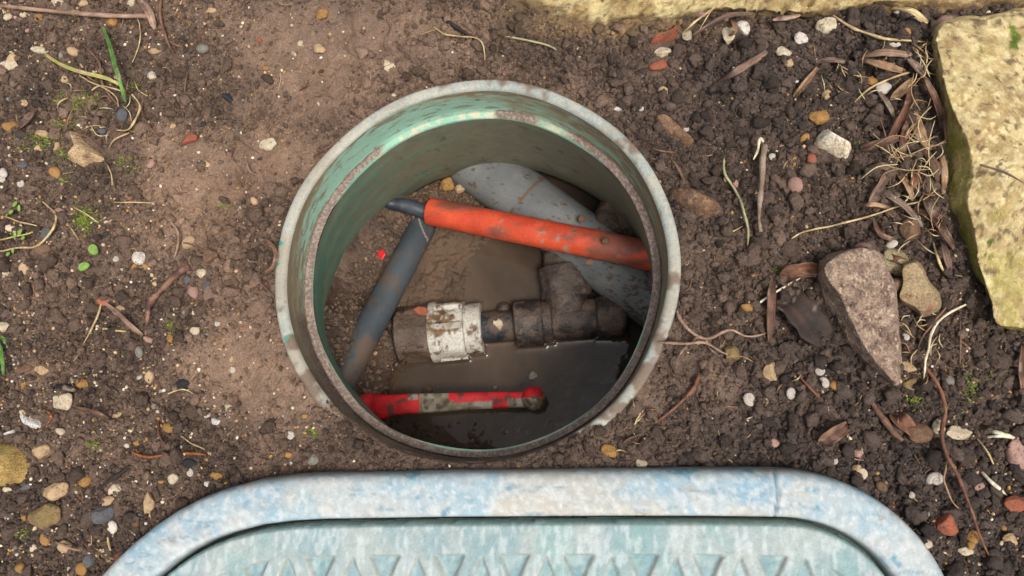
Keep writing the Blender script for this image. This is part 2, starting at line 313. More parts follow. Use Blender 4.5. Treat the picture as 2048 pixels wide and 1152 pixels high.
# ------------------------------------------------------------------ where the named stones and shells lie (x, y, width, height, turn, kind, label), in photo pixels
STONES = [
 (20, 133, 54, 26, 10, 'cream', 'elongated cream stone at the left edge above the moss'), (540, 290, 44, 32, 15, 'cream', 'white mottled stone on the smooth soil left of the pit'),
 (778, 133, 32, 34, 20, 'cream', 'brown and white stone in the soil above the pit'), (130, 802, 44, 38, -10, 'cream', 'round cream stone with dark hollows near the lower left'),
 (88, 901, 42, 34, 0, 'tan', 'triangular pinkish tan stone beside the big ochre stone'), (118, 980, 50, 40, 8, 'tan', 'square tan stone with a grey spot at the lower left'),
 (97, 1030, 70, 52, 12, 'olive', 'rough brown yellow stone below the square tan stone'), (210, 1028, 46, 36, 15, 'slate', 'dark slate grey stone near the left corner of the cover frame'),
 (218, 1001, 28, 20, 0, 'tan', 'tan stone touching the top of the slate grey stone'), (232, 976, 27, 18, -10, 'cream', 'small cream flat stone above the slate grey stone'), (172, 963, 30, 22, 30, 'ochre', 'ochre oval stone right of the square tan stone'),
 (300, 1004, 28, 48, 10, 'tan', 'upright pointed tan stone touching the frame corner'), (348, 957, 22, 24, 0, 'cream', 'cream stone beside the snail shell above the frame'), (435, 953, 28, 18, -25, 'ochre', 'orange brown stone touching the frame edge'),
 (628, 917, 26, 26, 20, 'grey', 'angular grey stone just above the frame, left of the pit'), (237, 830, 26, 15, 40, 'tan', 'flat tan stone chip tilted below the dark bark'), (165, 768, 34, 22, -15, 'ochre', 'pitted ochre stone above the white chalk pieces'),
 (48, 975, 30, 15, 15, 'slate', 'slate grey stone below the big ochre stone'), (15, 979, 22, 10, 0, 'cream', 'small cream stone at the left edge under the big ochre stone'), (366, 768, 35, 20, 12, 'black', 'black piece of charcoal on smooth soil left of the pit'),
 (378, 926, 34, 18, 0, 'black', 'black charcoal lump above the snail shell near the frame'), (307, 153, 22, 24, 15, 'cream', 'cream stone right of the green grass blade'), (345, 253, 25, 15, -8, 'tan', 'smooth tan stone on bare soil right of the moss'),
 (380, 281, 42, 28, 25, 'brick', 'terracotta coloured stone set in smooth soil'), (228, 47, 27, 24, 0, 'ochre', 'round ochre stone just below the long dry stem'), (80, 38, 29, 19, 25, 'ochre', 'rounded yellow ochre stone under the left of the dry stem'),
 (82, 101, 48, 18, -8, 'cream', 'long pale pebble at the tip of the yellow grass blade'), (120, 8, 38, 20, -10, 'cream', 'cream stone at the top edge near the left corner'), (52, 31, 32, 14, -12, 'cream', 'flat cream stone left of the ochre one under the dry stem'),
 (18, 35, 22, 18, 10, 'cream', 'cream stone near the top left corner'), (266, 8, 24, 18, 0, 'cream', 'cream stone at the top edge beside the pink leaf'), (84, 268, 40, 17, -12, 'tan', 'flat tan stone lying in the moss'), (10, 348, 24, 26, 0, 'white', 'white stone at the left edge above the snail shell'),
 (205, 263, 20, 14, -10, 'slate', 'bluish grey pebble below the dry grass curls'), (280, 518, 28, 32, 0, 'white', 'white flaky stone left of the pit, near the green leaves'), (405, 546, 30, 22, -20, 'cream', 'cream stone beside the upper end of the red root'),
 (424, 515, 34, 36, 0, 'brown', 'round brown stone among clods left of the pit'), (375, 562, 17, 22, -25, 'slate', 'smooth grey oval pebble beside the red root'), (297, 679, 25, 16, -25, 'pink', 'pinkish flat stone at the lower end of the red root'),
 (10, 655, 28, 24, 0, 'cream', 'cream angular stone at the left edge, halfway down'), (13, 547, 20, 17, 20, 'cream', 'pale yellow stone at the left edge below the seedlings'), (48, 738, 42, 18, 5, 'brown', 'long brown stone near the left edge under the grass leaf'), (86, 741, 34, 24, 0, 'tan', 'tan stone right of the long brown stone'),
 (1325, 107, 38, 26, 0, 'cream', 'speckled cream stone under the orange brick fragment'), (1322, 131, 56, 24, 12, 'brick', 'brown brick fragment below the speckled cream stone'), (1236, 218, 42, 20, -5, 'white', 'angular white stone right of the top of the box rim'),
 (1484, 60, 30, 38, 20, 'white', 'white stone at the right of the stone pair below the edging'), (1455, 72, 30, 44, -15, 'cream', 'pale flint at the left of the stone pair below the edging'), (1375, 73, 24, 26, 10, 'cream', 'cream stone just right of the orange brick fragment'),
 (1650, 53, 44, 40, 5, 'cream', 'cream block shaped stone below the edging'), (1602, 80, 34, 28, -10, 'white', 'round white stone left of the long curved stalk'), (1566, 107, 34, 26, -5, 'cream', 'rounded cream stone below the white round one'), (1578, 128, 22, 18, 20, 'tan', 'tan stone under the rounded cream one'),
 (1786, 90, 28, 13, -10, 'white', 'white stone above the pile of dead leaves'), (1635, 237, 42, 34, -15, 'ochre', 'angular ochre brown stone above the white block'), (1742, 165, 28, 18, -20, 'ochre', 'orange brown stone left of the dead leaf pile'),
 (1820, 463, 44, 52, 15, 'brown', 'brown angular stone below the dead leaves, beside the slab'), (1540, 746, 30, 44, 0, 'tan', 'tan rough stone left of the pointed stone tip'), (1464, 709, 32, 32, 0, 'olive', 'flat tan brown stone under the thin roots'),
 (1891, 1048, 42, 40, -15, 'brick', 'pink terracotta brick piece at the lower right'), (1941, 1072, 26, 26, 0, 'ochre', 'yellow ochre stone right of the terracotta piece'), (1929, 1100, 28, 19, -5, 'cream', 'cream stone below the yellow ochre one at lower right'),
 (1916, 866, 50, 26, -8, 'cream', 'cream stone right of the red vine'), (1873, 853, 24, 38, 10, 'cream', 'cream stone left of the red vine'), (1834, 865, 52, 40, -10, 'brown', 'dark brown stone left of the cream one near the vine'), (2032, 908, 44, 60, 10, 'pink', 'pinkish tan stone cut by the right edge'),
 (2030, 1006, 46, 32, 12, 'brick', 'reddish brick stone at the right edge, lower down'), (1548, 885, 19, 18, 20, 'pink', 'small pink white stone above the right shoulder of the frame'), (1219, 902, 34, 24, -25, 'ochre', 'ochre stone between the box rim and the frame'),
 (1284, 927, 25, 18, 0, 'cream', 'cream stone touching the frame below the box rim'), (1824, 768, 40, 24, 0, 'olive', 'flat yellowish stone below the pointed stone tip'), (1815, 735, 36, 22, -15, 'tan', 'tan flake right of the pointed stone tip'),
 (168, 8, 24, 16, 10, 'tan', 'small tan stone at the top edge'), (152, 28, 28, 18, 0, 'tan', 'tan stone half under the long dry stem'), (36, 118, 18, 16, 0, 'brown', 'brown stone above the elongated cream one'), (310, 103, 30, 16, -8, 'tan', 'flat tan stone right of the green grass blade tip'),
 (132, 160, 20, 18, 0, 'tan', 'tan pebble beside the arched brown stalk'), (50, 208, 22, 18, -20, 'tan', 'tan stone above the purple dead leaf'), (230, 260, 18, 18, 0, 'brown', 'brown pebble right of the bluish grey one'),
 (1400, 30, 26, 22, 0, 'pink', 'small reddish stone at the foot of the edging'), (1510, 133, 26, 16, 0, 'brown', 'brown stone between the brown leaf and the cream one'), (2020, 1078, 30, 22, 0, 'tan', 'tan stone near the lower right corner'),
 (1850, 1088, 22, 18, 0, 'cream', 'pale stone left of the cream one at lower right'), (1715, 905, 24, 18, 10, 'pink', 'pink brown stone right of the small snail by the frame'), (1714, 940, 22, 20, 0, 'tan', 'tan pebble above the right shoulder of the frame'),
 (425, 22, 22, 14, 0, 'tan', 'tan pebble beside the forked dry stalk'), (645, 30, 30, 26, 0, 'ochre', 'ochre stone pressed into the smooth soil at the top'), (640, 100, 34, 22, -30, 'tan', 'tan flake on the smooth soil above the pit'), (520, 82, 18, 12, 0, 'brick', 'red brown pebble on smooth soil near the top'),
]
SNAILS = [(231, 519, 17, 'tiny striped snail shell beside the pair of green leaves'), (434, 647, 15, 'tiny white snail shell on soil right of the red root'), (278, 755, 15, 'tiny striped snail shell above the charcoal piece at left'), (465, 741, 17, 'tiny white snail shell on the smooth soil left of the rim'),
        (380, 946, 19, 'small ringed snail shell just above the left of the frame'), (413, 830, 16, 'small snail shell beside the white fragment'), (581, 872, 20, 'small pale snail shell below left of the rim'), (41, 368, 20, 'spiral white snail shell at the left edge'), (1498, 797, 30, 'large pale snail shell, leftmost of the group right of the rim'),
        (1581, 785, 27, 'pale coiled snail shell in the middle of the group by the pointed stone'), (1648, 767, 25, 'snail shell just left of the pointed stone tip'), (1638, 742, 21, 'snail shell above the one at the stone tip'), (1651, 815, 18, 'small round cream snail shell below the group'), (1870, 958, 34, 'largest snail shell, on the vine at the lower right'),
        (1823, 991, 14, 'tiny snail shell left of the vine, lower down'), (1812, 675, 17, 'small snail shell right of the pointed stone'), (1545, 313, 18, 'brown banded snail shell beside the upright grey stalk'), (1281, 822, 14, 'tiny snail shell just below the rim at right'), (1282, 218, 14, 'tiny white snail shell right of the angular white stone'), (1371, 259, 15, 'tiny snail shell on the curved brown flake'),
        (1667, 922, 16, 'tiny cream snail shell above the right of the frame'), (1695, 775, 16, 'tiny white snail shell beside the pointed stone edge')]
EXC = np.array([(a[0], a[1], a[2]*.44, a[3]*.44) for a in STONES]+[(a[0], a[1], a[2]*.6, a[2]*.6) for a in SNAILS]+[(170, 300, 26, 26), (1667, 294, 34, 28), (187, 500, 16, 10), (168, 533, 16, 10), (68, 843, 22, 16), (434, 843, 9, 9), (1330, 75, 26, 14)])
def free(px, py):
    k = np.ones(px.shape, bool)
    for a in EXC: k &= ((px-a[0])/a[2])**2+((py-a[1])/a[3])**2 > 1
    return k

# ------------------------------------------------------------------ icosphere prototypes
def ico(sub):
    bm = bmesh.new(); bmesh.ops.create_icosphere(bm, subdivisions=sub, radius=1); bm.verts.ensure_lookup_table()
    V = np.array([v.co[:] for v in bm.verts]); Fq = np.array([[v.index for v in f.verts] for f in bm.faces]); bm.free(); return V, Fq
ICO = {k: ico(k) for k in (1, 2, 3, 4, 5)}
def rock_shape(sub, seed, rough=.25, facets=6, f=1.3, squash=(1, .8, .6)):
    V, Fq = ICO[sub]; V = V.copy(); rg = np.random.default_rng(seed)
    for k in range(facets):
        n = rg.normal(size=3); n /= np.linalg.norm(n); d = rg.uniform(.55, .9); t = V@n; V -= np.outer(np.maximum(t-d, 0)*.92, n)
    V *= (1+rough*fbm3(V+seed*3.1, f, 4, seed))[:, None]; return V*np.array(squash), Fq
def clod_shape(sub, seed):
    V, Fq = ICO[sub]; V = V.copy(); rg = np.random.default_rng(seed)
    for k in range(5 if sub < 4 else 3):
        n = rg.normal(size=3); n /= np.linalg.norm(n); d = rg.uniform(.45, .85); t = V@n; V -= np.outer(np.maximum(t-d, 0)*.85, n)
    V *= (1+.40*fbm3(V+seed*1.7, 1.5, 2, seed, .6))[:, None]
    if sub > 1: V *= (1+.22*np.abs(fbm3(V+seed*2.7, 3.4, 3, seed+7, .65))*1.6-.15)[:, None]
    if sub > 2: V *= (1+.16*fbm3(V+seed*.7, 8.5, 2, seed+9, .7))[:, None]
    return V*np.array([1, rg.uniform(.65, .95), rg.uniform(.55, .85)]), Fq
def rotm(a, b, c): return np.array(Euler((a, b, c)).to_matrix())
def blocked(x, y):
    """where nothing may lie: inside the box mouth, under the cover, stones"""
    return (np.hypot(x, y) < np.where(np.abs(np.degrees(np.arctan2(y, x))+95) < 42, .1185, .1262)) | inpoly(x, y, frame_world) | inpoly(x, y, SLABW) | inpoly(x, y, KERBW)
def scatter(n, dens, x0=-.36, x1=.35, y0=-.20, y1=.22, rg=RNG):
    X = rg.uniform(x0, x1, n*4); Y = rg.uniform(y0, y1, n*4); px, py = proj(X, Y, X*0)
    k = (rg.random(n*4) < dens(px, py)) & ~blocked(X, Y) & free(px, py); return X[k][:n], Y[k][:n]
def merged(name, items, protos, m, colf, smooth=True):
    """items: arrays x,y,z,size ; protos: list of (V,F)"""
    X, Y, Z, S = items; Vs, Fs, Cs = [], [], []; off = 0
    for pi, (V, Fq) in enumerate(protos):
        idx = np.where(np.arange(len(X)) % len(protos) == pi)[0]
        if not len(idx): continue
        n = len(idx); ang = RNG.uniform(0, 2*math.pi, (n, 3)); ca, sa = np.cos(ang), np.sin(ang)
        Rz = np.zeros((n, 3, 3)); Rz[:, 0, 0] = ca[:, 0]; Rz[:, 0, 1] = -sa[:, 0]; Rz[:, 1, 0] = sa[:, 0]; Rz[:, 1, 1] = ca[:, 0]; Rz[:, 2, 2] = 1
        tilt = ang[:, 1]*(.12 if 'gravel' in name else .5); ct, st = np.cos(tilt), np.sin(tilt)
        Rx = np.zeros((n, 3, 3)); Rx[:, 0, 0] = 1; Rx[:, 1, 1] = ct; Rx[:, 1, 2] = -st; Rx[:, 2, 1] = st; Rx[:, 2, 2] = ct
        W = np.einsum('nij,vj->nvi', Rz@Rx, V)*S[idx][:, None, None]*.5 + np.stack([X[idx], Y[idx], Z[idx]], 1)[:, None, :]
        Vs.append(W.reshape(-1, 3)); Fs.append((Fq[None]+(np.arange(n)*len(V))[:, None, None]).reshape(-1, 3)+off); off += n*len(V)
        Cs.append(np.repeat(colf(idx), len(V), 0))
    return add(name, np.concatenate(Vs), np.concatenate(Fs), m, cols=np.concatenate(Cs), loc=(0, 0, 0), smooth=smooth)
def crumb_dens(px, py):
    d = np.clip(1-smoothmask(px, py)*1.0, .05, 1); n = .5+.5*noise2(px/70., py/70., 3); return d*(.35+.65*n)
def crumbs(n, lo, hi, pw, sub, seed, emb, nproto=6):
    X, Y = scatter(n, (lambda px, py: crumb_dens(px, py)*(.3+.7*sstep(1100, 1350, px)+.5*sstep(260, 140, py)*sstep(650, 800, px)+.9*gau(px, py, 490, 500, 90, 130)+.4*gau(px, py, 150, 560, 150, 200))) if lo > .004 else crumb_dens); n = len(X); S = lo*(hi/lo)**(RNG.random(n)**pw); Z = hzv(X, Y)+S*emb
    base = soil_col(X, Y)*RNG.uniform(.42, 1.45, n)[:, None]
    return X, Y, Z, S, base, [clod_shape(sub, seed+k) for k in range(nproto)]
for nm, args in (('fine', (56000, .0009, .0024, 1.2, 1, 10, .22)), ('mid', (19000, .0022, .0052, 1.7, 2, 30, .24)), ('big', (2100, .0048, .0125, 1.8, 3, 50, .14))):
    X, Y, Z, S, base, pr = crumbs(*args)
    o = merged('soil_crumbs', (X, Y, Z, S), pr, M['crumb'], lambda idx: base[idx], smooth=nm == 'big'); tag(o, kind='stuff')

# ------------------------------------------------------------------ the round access box
def lathe(name, prof, m, parent, colf, nseg=1400, wob=None):
    """prof: closed list of (r,z); colf(V,theta,k)"""
    th = np.linspace(0, 2*math.pi, nseg, endpoint=False); pr = np.array(prof); k = len(pr)
    V = np.zeros((k, nseg, 3)); rr = pr[:, 0][:, None]+(wob(th, pr) if wob else 0)
    V[..., 0] = rr*np.cos(th); V[..., 1] = rr*np.sin(th); V[..., 2] = pr[:, 1][:, None]
    i = np.arange(k*nseg).reshape(k, nseg); j = np.roll(i, -1, 1)
    Fq = np.stack([i[:-1], j[:-1], j[1:], i[1:]], -1).reshape(-1, 4)[:, ::-1]
    V = V.reshape(-1, 3); return V, Fq, np.tile(th, k), np.repeat(np.arange(k), nseg)
def dens_prof(pts, step):
    out = []
    for a, b in zip(pts[:-1], pts[1:]):
        n = max(1, int(math.hypot(b[0]-a[0], b[1]-a[1])/step)); out += [(a[0]+(b[0]-a[0])*i/n, a[1]+(b[1]-a[1])*i/n) for i in range(n)]
    return out+[pts[-1]]
box = empty('access_box', (0, 0, -.13), 'round weathered green plastic access box sunk in the soil, its pipe pit open', 'access box')
def wobr(th, pr): return (.0006*np.sin(2*th+1)+.0004*np.sin(5*th)+.0003*np.sin(9*th+2))[None, :]
def angd(th, deg): d = np.degrees(th)-deg; return (d+180) % 360-180
def bump_ang(th, deg, w): return np.exp(-(angd(th, deg)/w)**2)
pale, blue, sandg, teal = map(np.array, (lin(172, 170, 156), lin(134, 154, 156), lin(146, 130, 110), lin(70, 150, 135)))
# rim
pr = dens_prof([(.1236, -.030), (.1246, -.004), (.1249, -.0012), (.1243, -.0001), (.1230, .0004), (.1200, .0002), (.1184, -.0006), (.1174, -.0022)], .0008)
V, Fq, th, kk = lathe('rim', pr, None, None, None, wob=wobr)
V[:, 2] += .00025*fbm3(V, 300, 3, 4) + .0006*np.sin(th*2+.5)
g = sstep(-.25, .45, 1.2*fbm3(V, 1100, 2, 5)+.35*fbm3(V, 60, 2, 6)+.2*bump_ang(th, 70, 45)-.25*bump_ang(th, 180, 60)-.1)[:, None]; c = pale*(1-g)+blue*g
g = sstep(-.1, .3, fbm3(V, 1300, 2, 25))[:, None]*.5; c = c*(1-g)+np.array(lin(164, 150, 136))*g
g = sstep(.0, .6, fbm3(V, 60, 4, 8)+.35*bump_ang(th, 185, 45))[:, None]*.4; c = c*(1-g)+sandg*g
chip = (sstep(.1, .2, fbm3(V, 160, 3, 9)+.9*(bump_ang(th, 178, 2.2)+bump_ang(th, 172, 1.2)+bump_ang(th, 201, 1.6)+.5*bump_ang(th, 88, 5))-.75))[:, None]; c = c*(1-chip)+teal*chip
g = (sstep(-.0012, -.0035, V[:, 2])*(.75+.25*fbm3(V, 200, 3, 2)))[:, None]; c = c*(1-g)+np.array(lin(120, 125, 105))*g
outr = (np.hypot(V[:, 0], V[:, 1]) > .1242)[:, None]*sstep(-.001, -.004, V[:, 2])[:, None]; c = c*(1-outr)+np.array(lin(118, 112, 92))*outr
g = sstep(.25, .6, fbm3(V, 90, 4, 19)+.75*np.exp(-(angd(th, 265)/64)**4))[:, None]*.9; c = c*(1-g)+np.array(lin(112, 92, 76))*g
add('rim', V, Fq, M['boxplastic'], box, c)
# collar wall between rim and ledge
pr = dens_prof([(.1174, -.0022), (.1171, -.010), (.1167, -.020), (.1163, -.0252), (.1155, -.0272)], .0006)
V, Fq, th, kk = lathe('collar', pr, None, None, None, wob=wobr)
zz = V[:, 2]; ol = np.array(lin(146, 142, 114)); tq = np.array(lin(144, 182, 162)); gr = np.array(lin(146, 164, 142)); br = np.array(lin(124, 108, 88))
S_ = np.stack([V[:, 0]*1, V[:, 1]*1, V[:, 2]*5], 1)
g = sstep(-.3, .35, fbm3(S_, 50, 4, 11)+.5*bump_ang(th, 190, 45)+.3*bump_ang(th, 20, 50))[:, None]; c = gr*(1-g)+ol*g
g = (sstep(-.1, .30, bump_ang(th, 128, 34)*1.0+.55*fbm3(S_, 80, 4, 12)-.5+.5*sstep(-.006, -.020, zz)-.1*sstep(-.01, -.002, zz)))[:, None]; c = c*(1-g)+tq*g
g = (sstep(.1, .45, fbm3(S_, 90, 5, 13, .65)+.35*sstep(-.012, -.003, zz)+.35*bump_ang(th, 0, 60)+.5*bump_ang(th, 270, 70)+.25*bump_ang(th, 190, 30)))[:, None]*.85; c = c*(1-g)+br*g
g = sstep(.48, .56, fbm3(V, 220, 3, 14))[:, None]*.5; c = c*(1-g)+np.array(lin(60, 58, 46))*g
g = (sstep(.3, .7, bump_ang(th, 268, 70)+.25*fbm3(V, 60, 4, 15)+.2*sstep(-.006, -.022, zz)))[:, None]; c = c*(1-g)+vary(V, lin(92, 78, 68), lin(122, 106, 92), 700, s=7)*g
add('collar', V, Fq, M['boxplastic'], box, c)
# ledge with sandy soil left on it
pr = dens_prof([(.1155, -.0272), (.1150, -.0284), (.1112, -.0290), (.1107, -.0296)], .0004)
V, Fq, th, kk = lathe('ledge', pr, None, None, None, wob=wobr)
dirt = sstep(-.12, .12, .55*fbm3(V, 45, 4, 15)+.5-1.15*bump_ang(th, 108, 26)-.45*bump_ang(th, 62, 12)+.1)
rr = np.hypot(V[:, 0], V[:, 1]); dirt *= sstep(.1108, .1114, rr)
V[:, 2] += dirt*(.0011+.0008*fbm3(V, 260, 4, 16)+.0008*sstep(.112, .1155, rr)+.0010*bump_ang(th, 270, 60))
pl = vary(V, lin(140, 180, 158), lin(188, 184, 160), 240, -.05, .2, 17); sd_ = vary(V, lin(112, 96, 86), lin(148, 130, 118), 900, -.2, .4, 18, 2)
c = pl*(1-dirt[:, None])+sd_*dirt[:, None]
g = (sstep(.1112, .1108, rr))[:, None]*(1-np.exp(-(angd(th, 270)/95)**4))[:, None]; c = c*(1-g)+vary(V, lin(90, 140, 122), lin(130, 150, 125), 90, s=3)*g
add('ledge', V, Fq, M['boxplastic'], box, c)
# inner wall, flaring towards the bottom, more so at the left where the box is squeezed out of round
def flare(th, z): return (.016*bump_ang(th, 185, 52)+.0065*bump_ang(th, 12, 40))*np.clip((-z-.031)/.103, 0, 1)
pr = dens_prof([(.1107, -.0296), (.1108, -.034), (.1130, -.080), (.1158, -.134)], .0025)+[(.1200, -.134), (.1200, -.06)]
V, Fq, th, kk = lathe('wall', pr, None, None, None, nseg=720, wob=wobr)
V[:, :2] *= (1+flare(th, V[:, 2])/np.hypot(V[:, 0], V[:, 1]))[:, None]
S_ = np.stack([V[:, 0], V[:, 1], V[:, 2]*3.5], 1)
c = vary(S_, lin(84, 136, 114), lin(122, 142, 120), 22, -.3, .4, 21, 4)
g = (.5*bump_ang(th, 90, 60)+.5*bump_ang(th, 10, 60))[:, None]; c = c*(1-g)+np.array(lin(122, 126, 106))*g
g = (sstep(-.1, .4, fbm3(S_, 40, 5, 22)+.55*bump_ang(th, 70, 70)+.3*bump_ang(th, 0, 60)-.25*bump_ang(th, 185, 40)))[:, None]*.8; c = c*(1-g)+np.array(lin(122, 118, 98))*g
g = sstep(-.1, .4, fbm3(np.stack([V[:, 0], V[:, 1], V[:, 2]*8], 1), 160, 4, 26, .65))[:, None]*.35; c = c*(1-g)+c*.6*g
g = (sstep(.35, .5, fbm3(V, 130, 4, 23)-.25*bump_ang(th, 180, 50)))[:, None]*.6; c = c*(1-g)+np.array(lin(80, 66, 50))*g
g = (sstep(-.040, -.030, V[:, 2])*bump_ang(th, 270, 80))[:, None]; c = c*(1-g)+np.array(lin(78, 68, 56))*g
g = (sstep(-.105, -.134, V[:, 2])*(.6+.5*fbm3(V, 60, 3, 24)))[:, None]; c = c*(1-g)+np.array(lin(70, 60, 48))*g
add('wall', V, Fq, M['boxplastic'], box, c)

# ------------------------------------------------------------------ pit floor: mud and water
WZ = -.1520
MUDC = [(640, 480, -.116), (650, 560, -.117), (655, 680, -.126), (700, 480, -.121), (690, 560, -.124), (700, 640, -.130), (760, 470, -.133), (760, 540, -.137), (745, 620, -.140), (800, 430, -.138),
        (830, 560, -.1485), (880, 500, -.1490), (900, 560, -.1495), (935, 540, -.1505), (960, 480, -.151), (975, 540, -.158), (1000, 600, -.17), (1060, 560, -.175), (1050, 520, -.170), (900, 590, -.1505), (840, 600, -.149),
        (780, 700, -.1500), (750, 730, -.1490), (720, 770, -.1495), (790, 715, -.151), (770, 760, -.1525), (820, 760, -.158), (900, 770, -.165), (1000, 760, -.17), (1100, 730, -.172), (1250, 720, -.172), (1150, 800, -.172),
        (760, 830, -.1515), (860, 860, -.1512), (950, 870, -.1518), (1030, 870, -.155), (1120, 860, -.160), (900, 830, -.156),
        (880, 420, -.143), (915, 372, -.146), (985, 400, -.156), (960, 440, -.146), (1030, 450, -.153), (1130, 380, -.165), (1280, 430, -.125), (1240, 560, -.165), (1330, 600, -.16), (580, 600, -.105), (900, 300, -.158), (1100, 950, -.15), (700, 900, -.14)]
def wallpt(px, py):
    zs = np.linspace(-.035, -.150, 240); q = [P(px, py, z) for z in zs]; rw = np.interp(-zs, [.034, .080, .134], [.1108, .1130, .1158]); k = [math.hypot(p[0], p[1])-r-float(flare(math.atan2(p[1], p[0]), z)) for p, r, z in zip(q, rw, zs)]
    i = next((i for i in range(len(k)) if k[i] >= 0), len(k)-1); return np.append(q[i][:2], zs[i])
mc = np.array([np.append(P(a, b, z)[:2], z) for a, b, z in MUDC])
_wp = np.array([wallpt(*q) for q in spline([(800, 392), (786, 400), (738, 440), (695, 500), (668, 556), (652, 608), (645, 650), (646, 690)], 5)]); _wa = np.degrees(np.arctan2(_wp[:, 1], _wp[:, 0])) % 360
_o = np.argsort(_wa); _wa, _wz = _wa[_o], np.minimum(_wp[_o, 2], -.078)-.002; print('wall z', _wa.round(), _wz.round(3))
def mud_base(X, Y):
    num = 0; den = 0
    for x, y, z in mc:
        wgt = np.exp(-((X-x)**2+(Y-y)**2)/(2*.0125**2))+1e-9; num = num+wgt*z; den = den+wgt
    z = num/den; r = np.hypot(X, Y); a = np.degrees(np.arctan2(Y, X)) % 360; zw = np.interp(a, _wa, _wz); off = np.maximum(_wa[0]-a, 0)+np.maximum(a-_wa[-1], 0)
    rwl = .1107+.0051*(-zw-.03)/.104+flare(np.radians(a), zw); zb = zw-.0035*off-1.75*np.maximum(rwl-r, 0)+.0035*fbm2(X, Y, 55, 3, 69); k = 320.
    return np.log(np.exp(k*(z+.15))+np.exp(k*(zb+.15)))/k-.15
mx = np.arange(-.165, .165, .0008); MX, MY = np.meshgrid(mx, mx); MB = mud_base(MX, MY)
wet = sstep(-.141, -.1475, MB)
F1, _ = worley(MX, MY, 190, 61); F1b, _ = worley(MX+.002*fbm2(MX, MY, 200, 2, 1), MY, 95, 62)
lump = np.sqrt(np.clip(1-F1*F1*1.2, 0, 1))
MZ = MB+(1-wet)*(.0045*fbm2(MX, MY, 90, 4, 63, .6)+.0026*lump+.0044*np.sqrt(np.clip(1-F1b*F1b*1.3, 0, 1))-.002)+wet*(.0022*fbm2(MX, MY, 120, 3, 64)+.0026*np.abs(fbm2(MX, MY, 230, 3, 65))+.0012*fbm2(MX, MY, 420, 2, 66)-.0004)
mud_keep = (np.hypot(MX, MY) < .160).ravel()
mV = np.stack([MX.ravel(), MY.ravel(), MZ.ravel()], 1); mF = grid_faces(len(mx), len(mx), mud_keep); mW = wet.ravel()
def mudcol(V, wt):
    c = vary(V, lin(104, 84, 68), lin(78, 62, 51), 60, -.3, .3, 66); c2 = vary(V, lin(98, 77, 58), lin(80, 63, 49), 40, -.3, .3, 67)
    return c*(1-wt[:, None])+c2*wt[:, None]
def mudz(px, py, up=0):
    z = -.13
    for _ in range(8):
        p = P(px, py, z); i = int(np.clip((p[0]-mx[0])/.0008, 0, len(mx)-1)); j = int(np.clip((p[1]-mx[0])/.0008, 0, len(mx)-1)); z = .5*z+.5*(MZ[j, i]+up)
    return z
drym = (mW[mF].mean(1) < .5)
v1, f1 = compact(mV, mF[drym]); o = add('mud', v1, f1, M['mud'], cols=mudcol(v1, np.zeros(len(v1))), loc=(0, 0, 0)); tag(o, kind='structure')
v1, f1 = compact(mV, mF[~drym]); o = add('wet_mud', v1, f1, M['wetmud'], cols=mudcol(v1, np.ones(len(v1))), loc=(0, 0, 0)); tag(o, kind='structure')
# dark cavity soil behind the wall so that nothing shows through
th = np.linspace(0, 2*math.pi, 96, endpoint=False); cv = []
for r0, z0 in ((.155, -.125), (.160, -.06), (.128, -.03)): cv += [(r0*math.cos(t), r0*math.sin(t), z0+.002*math.sin(7*t)) for t in th]
cf = [(k*96+i, (k+1)*96+i, (k+1)*96+(i+1) % 96, k*96+(i+1) % 96) for k in range(2) for i in range(96)]
o = add('mud', cv, cf, M['soil'], cols=np.tile(lin(80, 62, 50), (len(cv), 1)), loc=(0, 0, 0)); tag(o, kind='structure')

# fittings geometry (axis), used for the water's meniscus as well
AZ = -.1470
ax0 = P(795, 671, AZ); ax1 = P(1250, 630, AZ-.002); axd = (ax1-ax0); axL = np.linalg.norm(axd); axu = axd/axL
def at_px(x): return ax0+axd*((x-795)/455.)
SEGS = [(796, 866, .0228), (864, 934, .0245), (934, 968, .0212), (968, 1034, .0128), (1032, 1088, .0188), (1088, 1106, .0176), (1106, 1190, .0158), (1190, 1250, .0170)]
wx = np.arange(-.13, .13, .0006); WX, WY = np.meshgrid(wx, wx); wz = np.full(WX.shape, WZ)
def seg_coords(X, Y): return (X-ax0[0])*axu[0]+(Y-ax0[1])*axu[1], -(X-ax0[0])*axu[1]+(Y-ax0[1])*axu[0]
u_, v_ = seg_coords(WX, WY); dmin = np.full(WX.shape, 1.)
for a, b, r in SEGS:
    ua, ub = (a-795)/455*axL, (b-795)/455*axL; hw = math.sqrt(max(r*r-(WZ-AZ)**2, 1e-8))
    dx = np.maximum(np.maximum(ua-u_, u_-ub), 0); dy = np.maximum(np.abs(v_)-hw, 0); dmin = np.minimum(dmin, np.hypot(dx, dy))
wz = wz+.0016*np.exp(-dmin/.0018)+.00014*fbm2(WX, WY, 90, 3, 71)
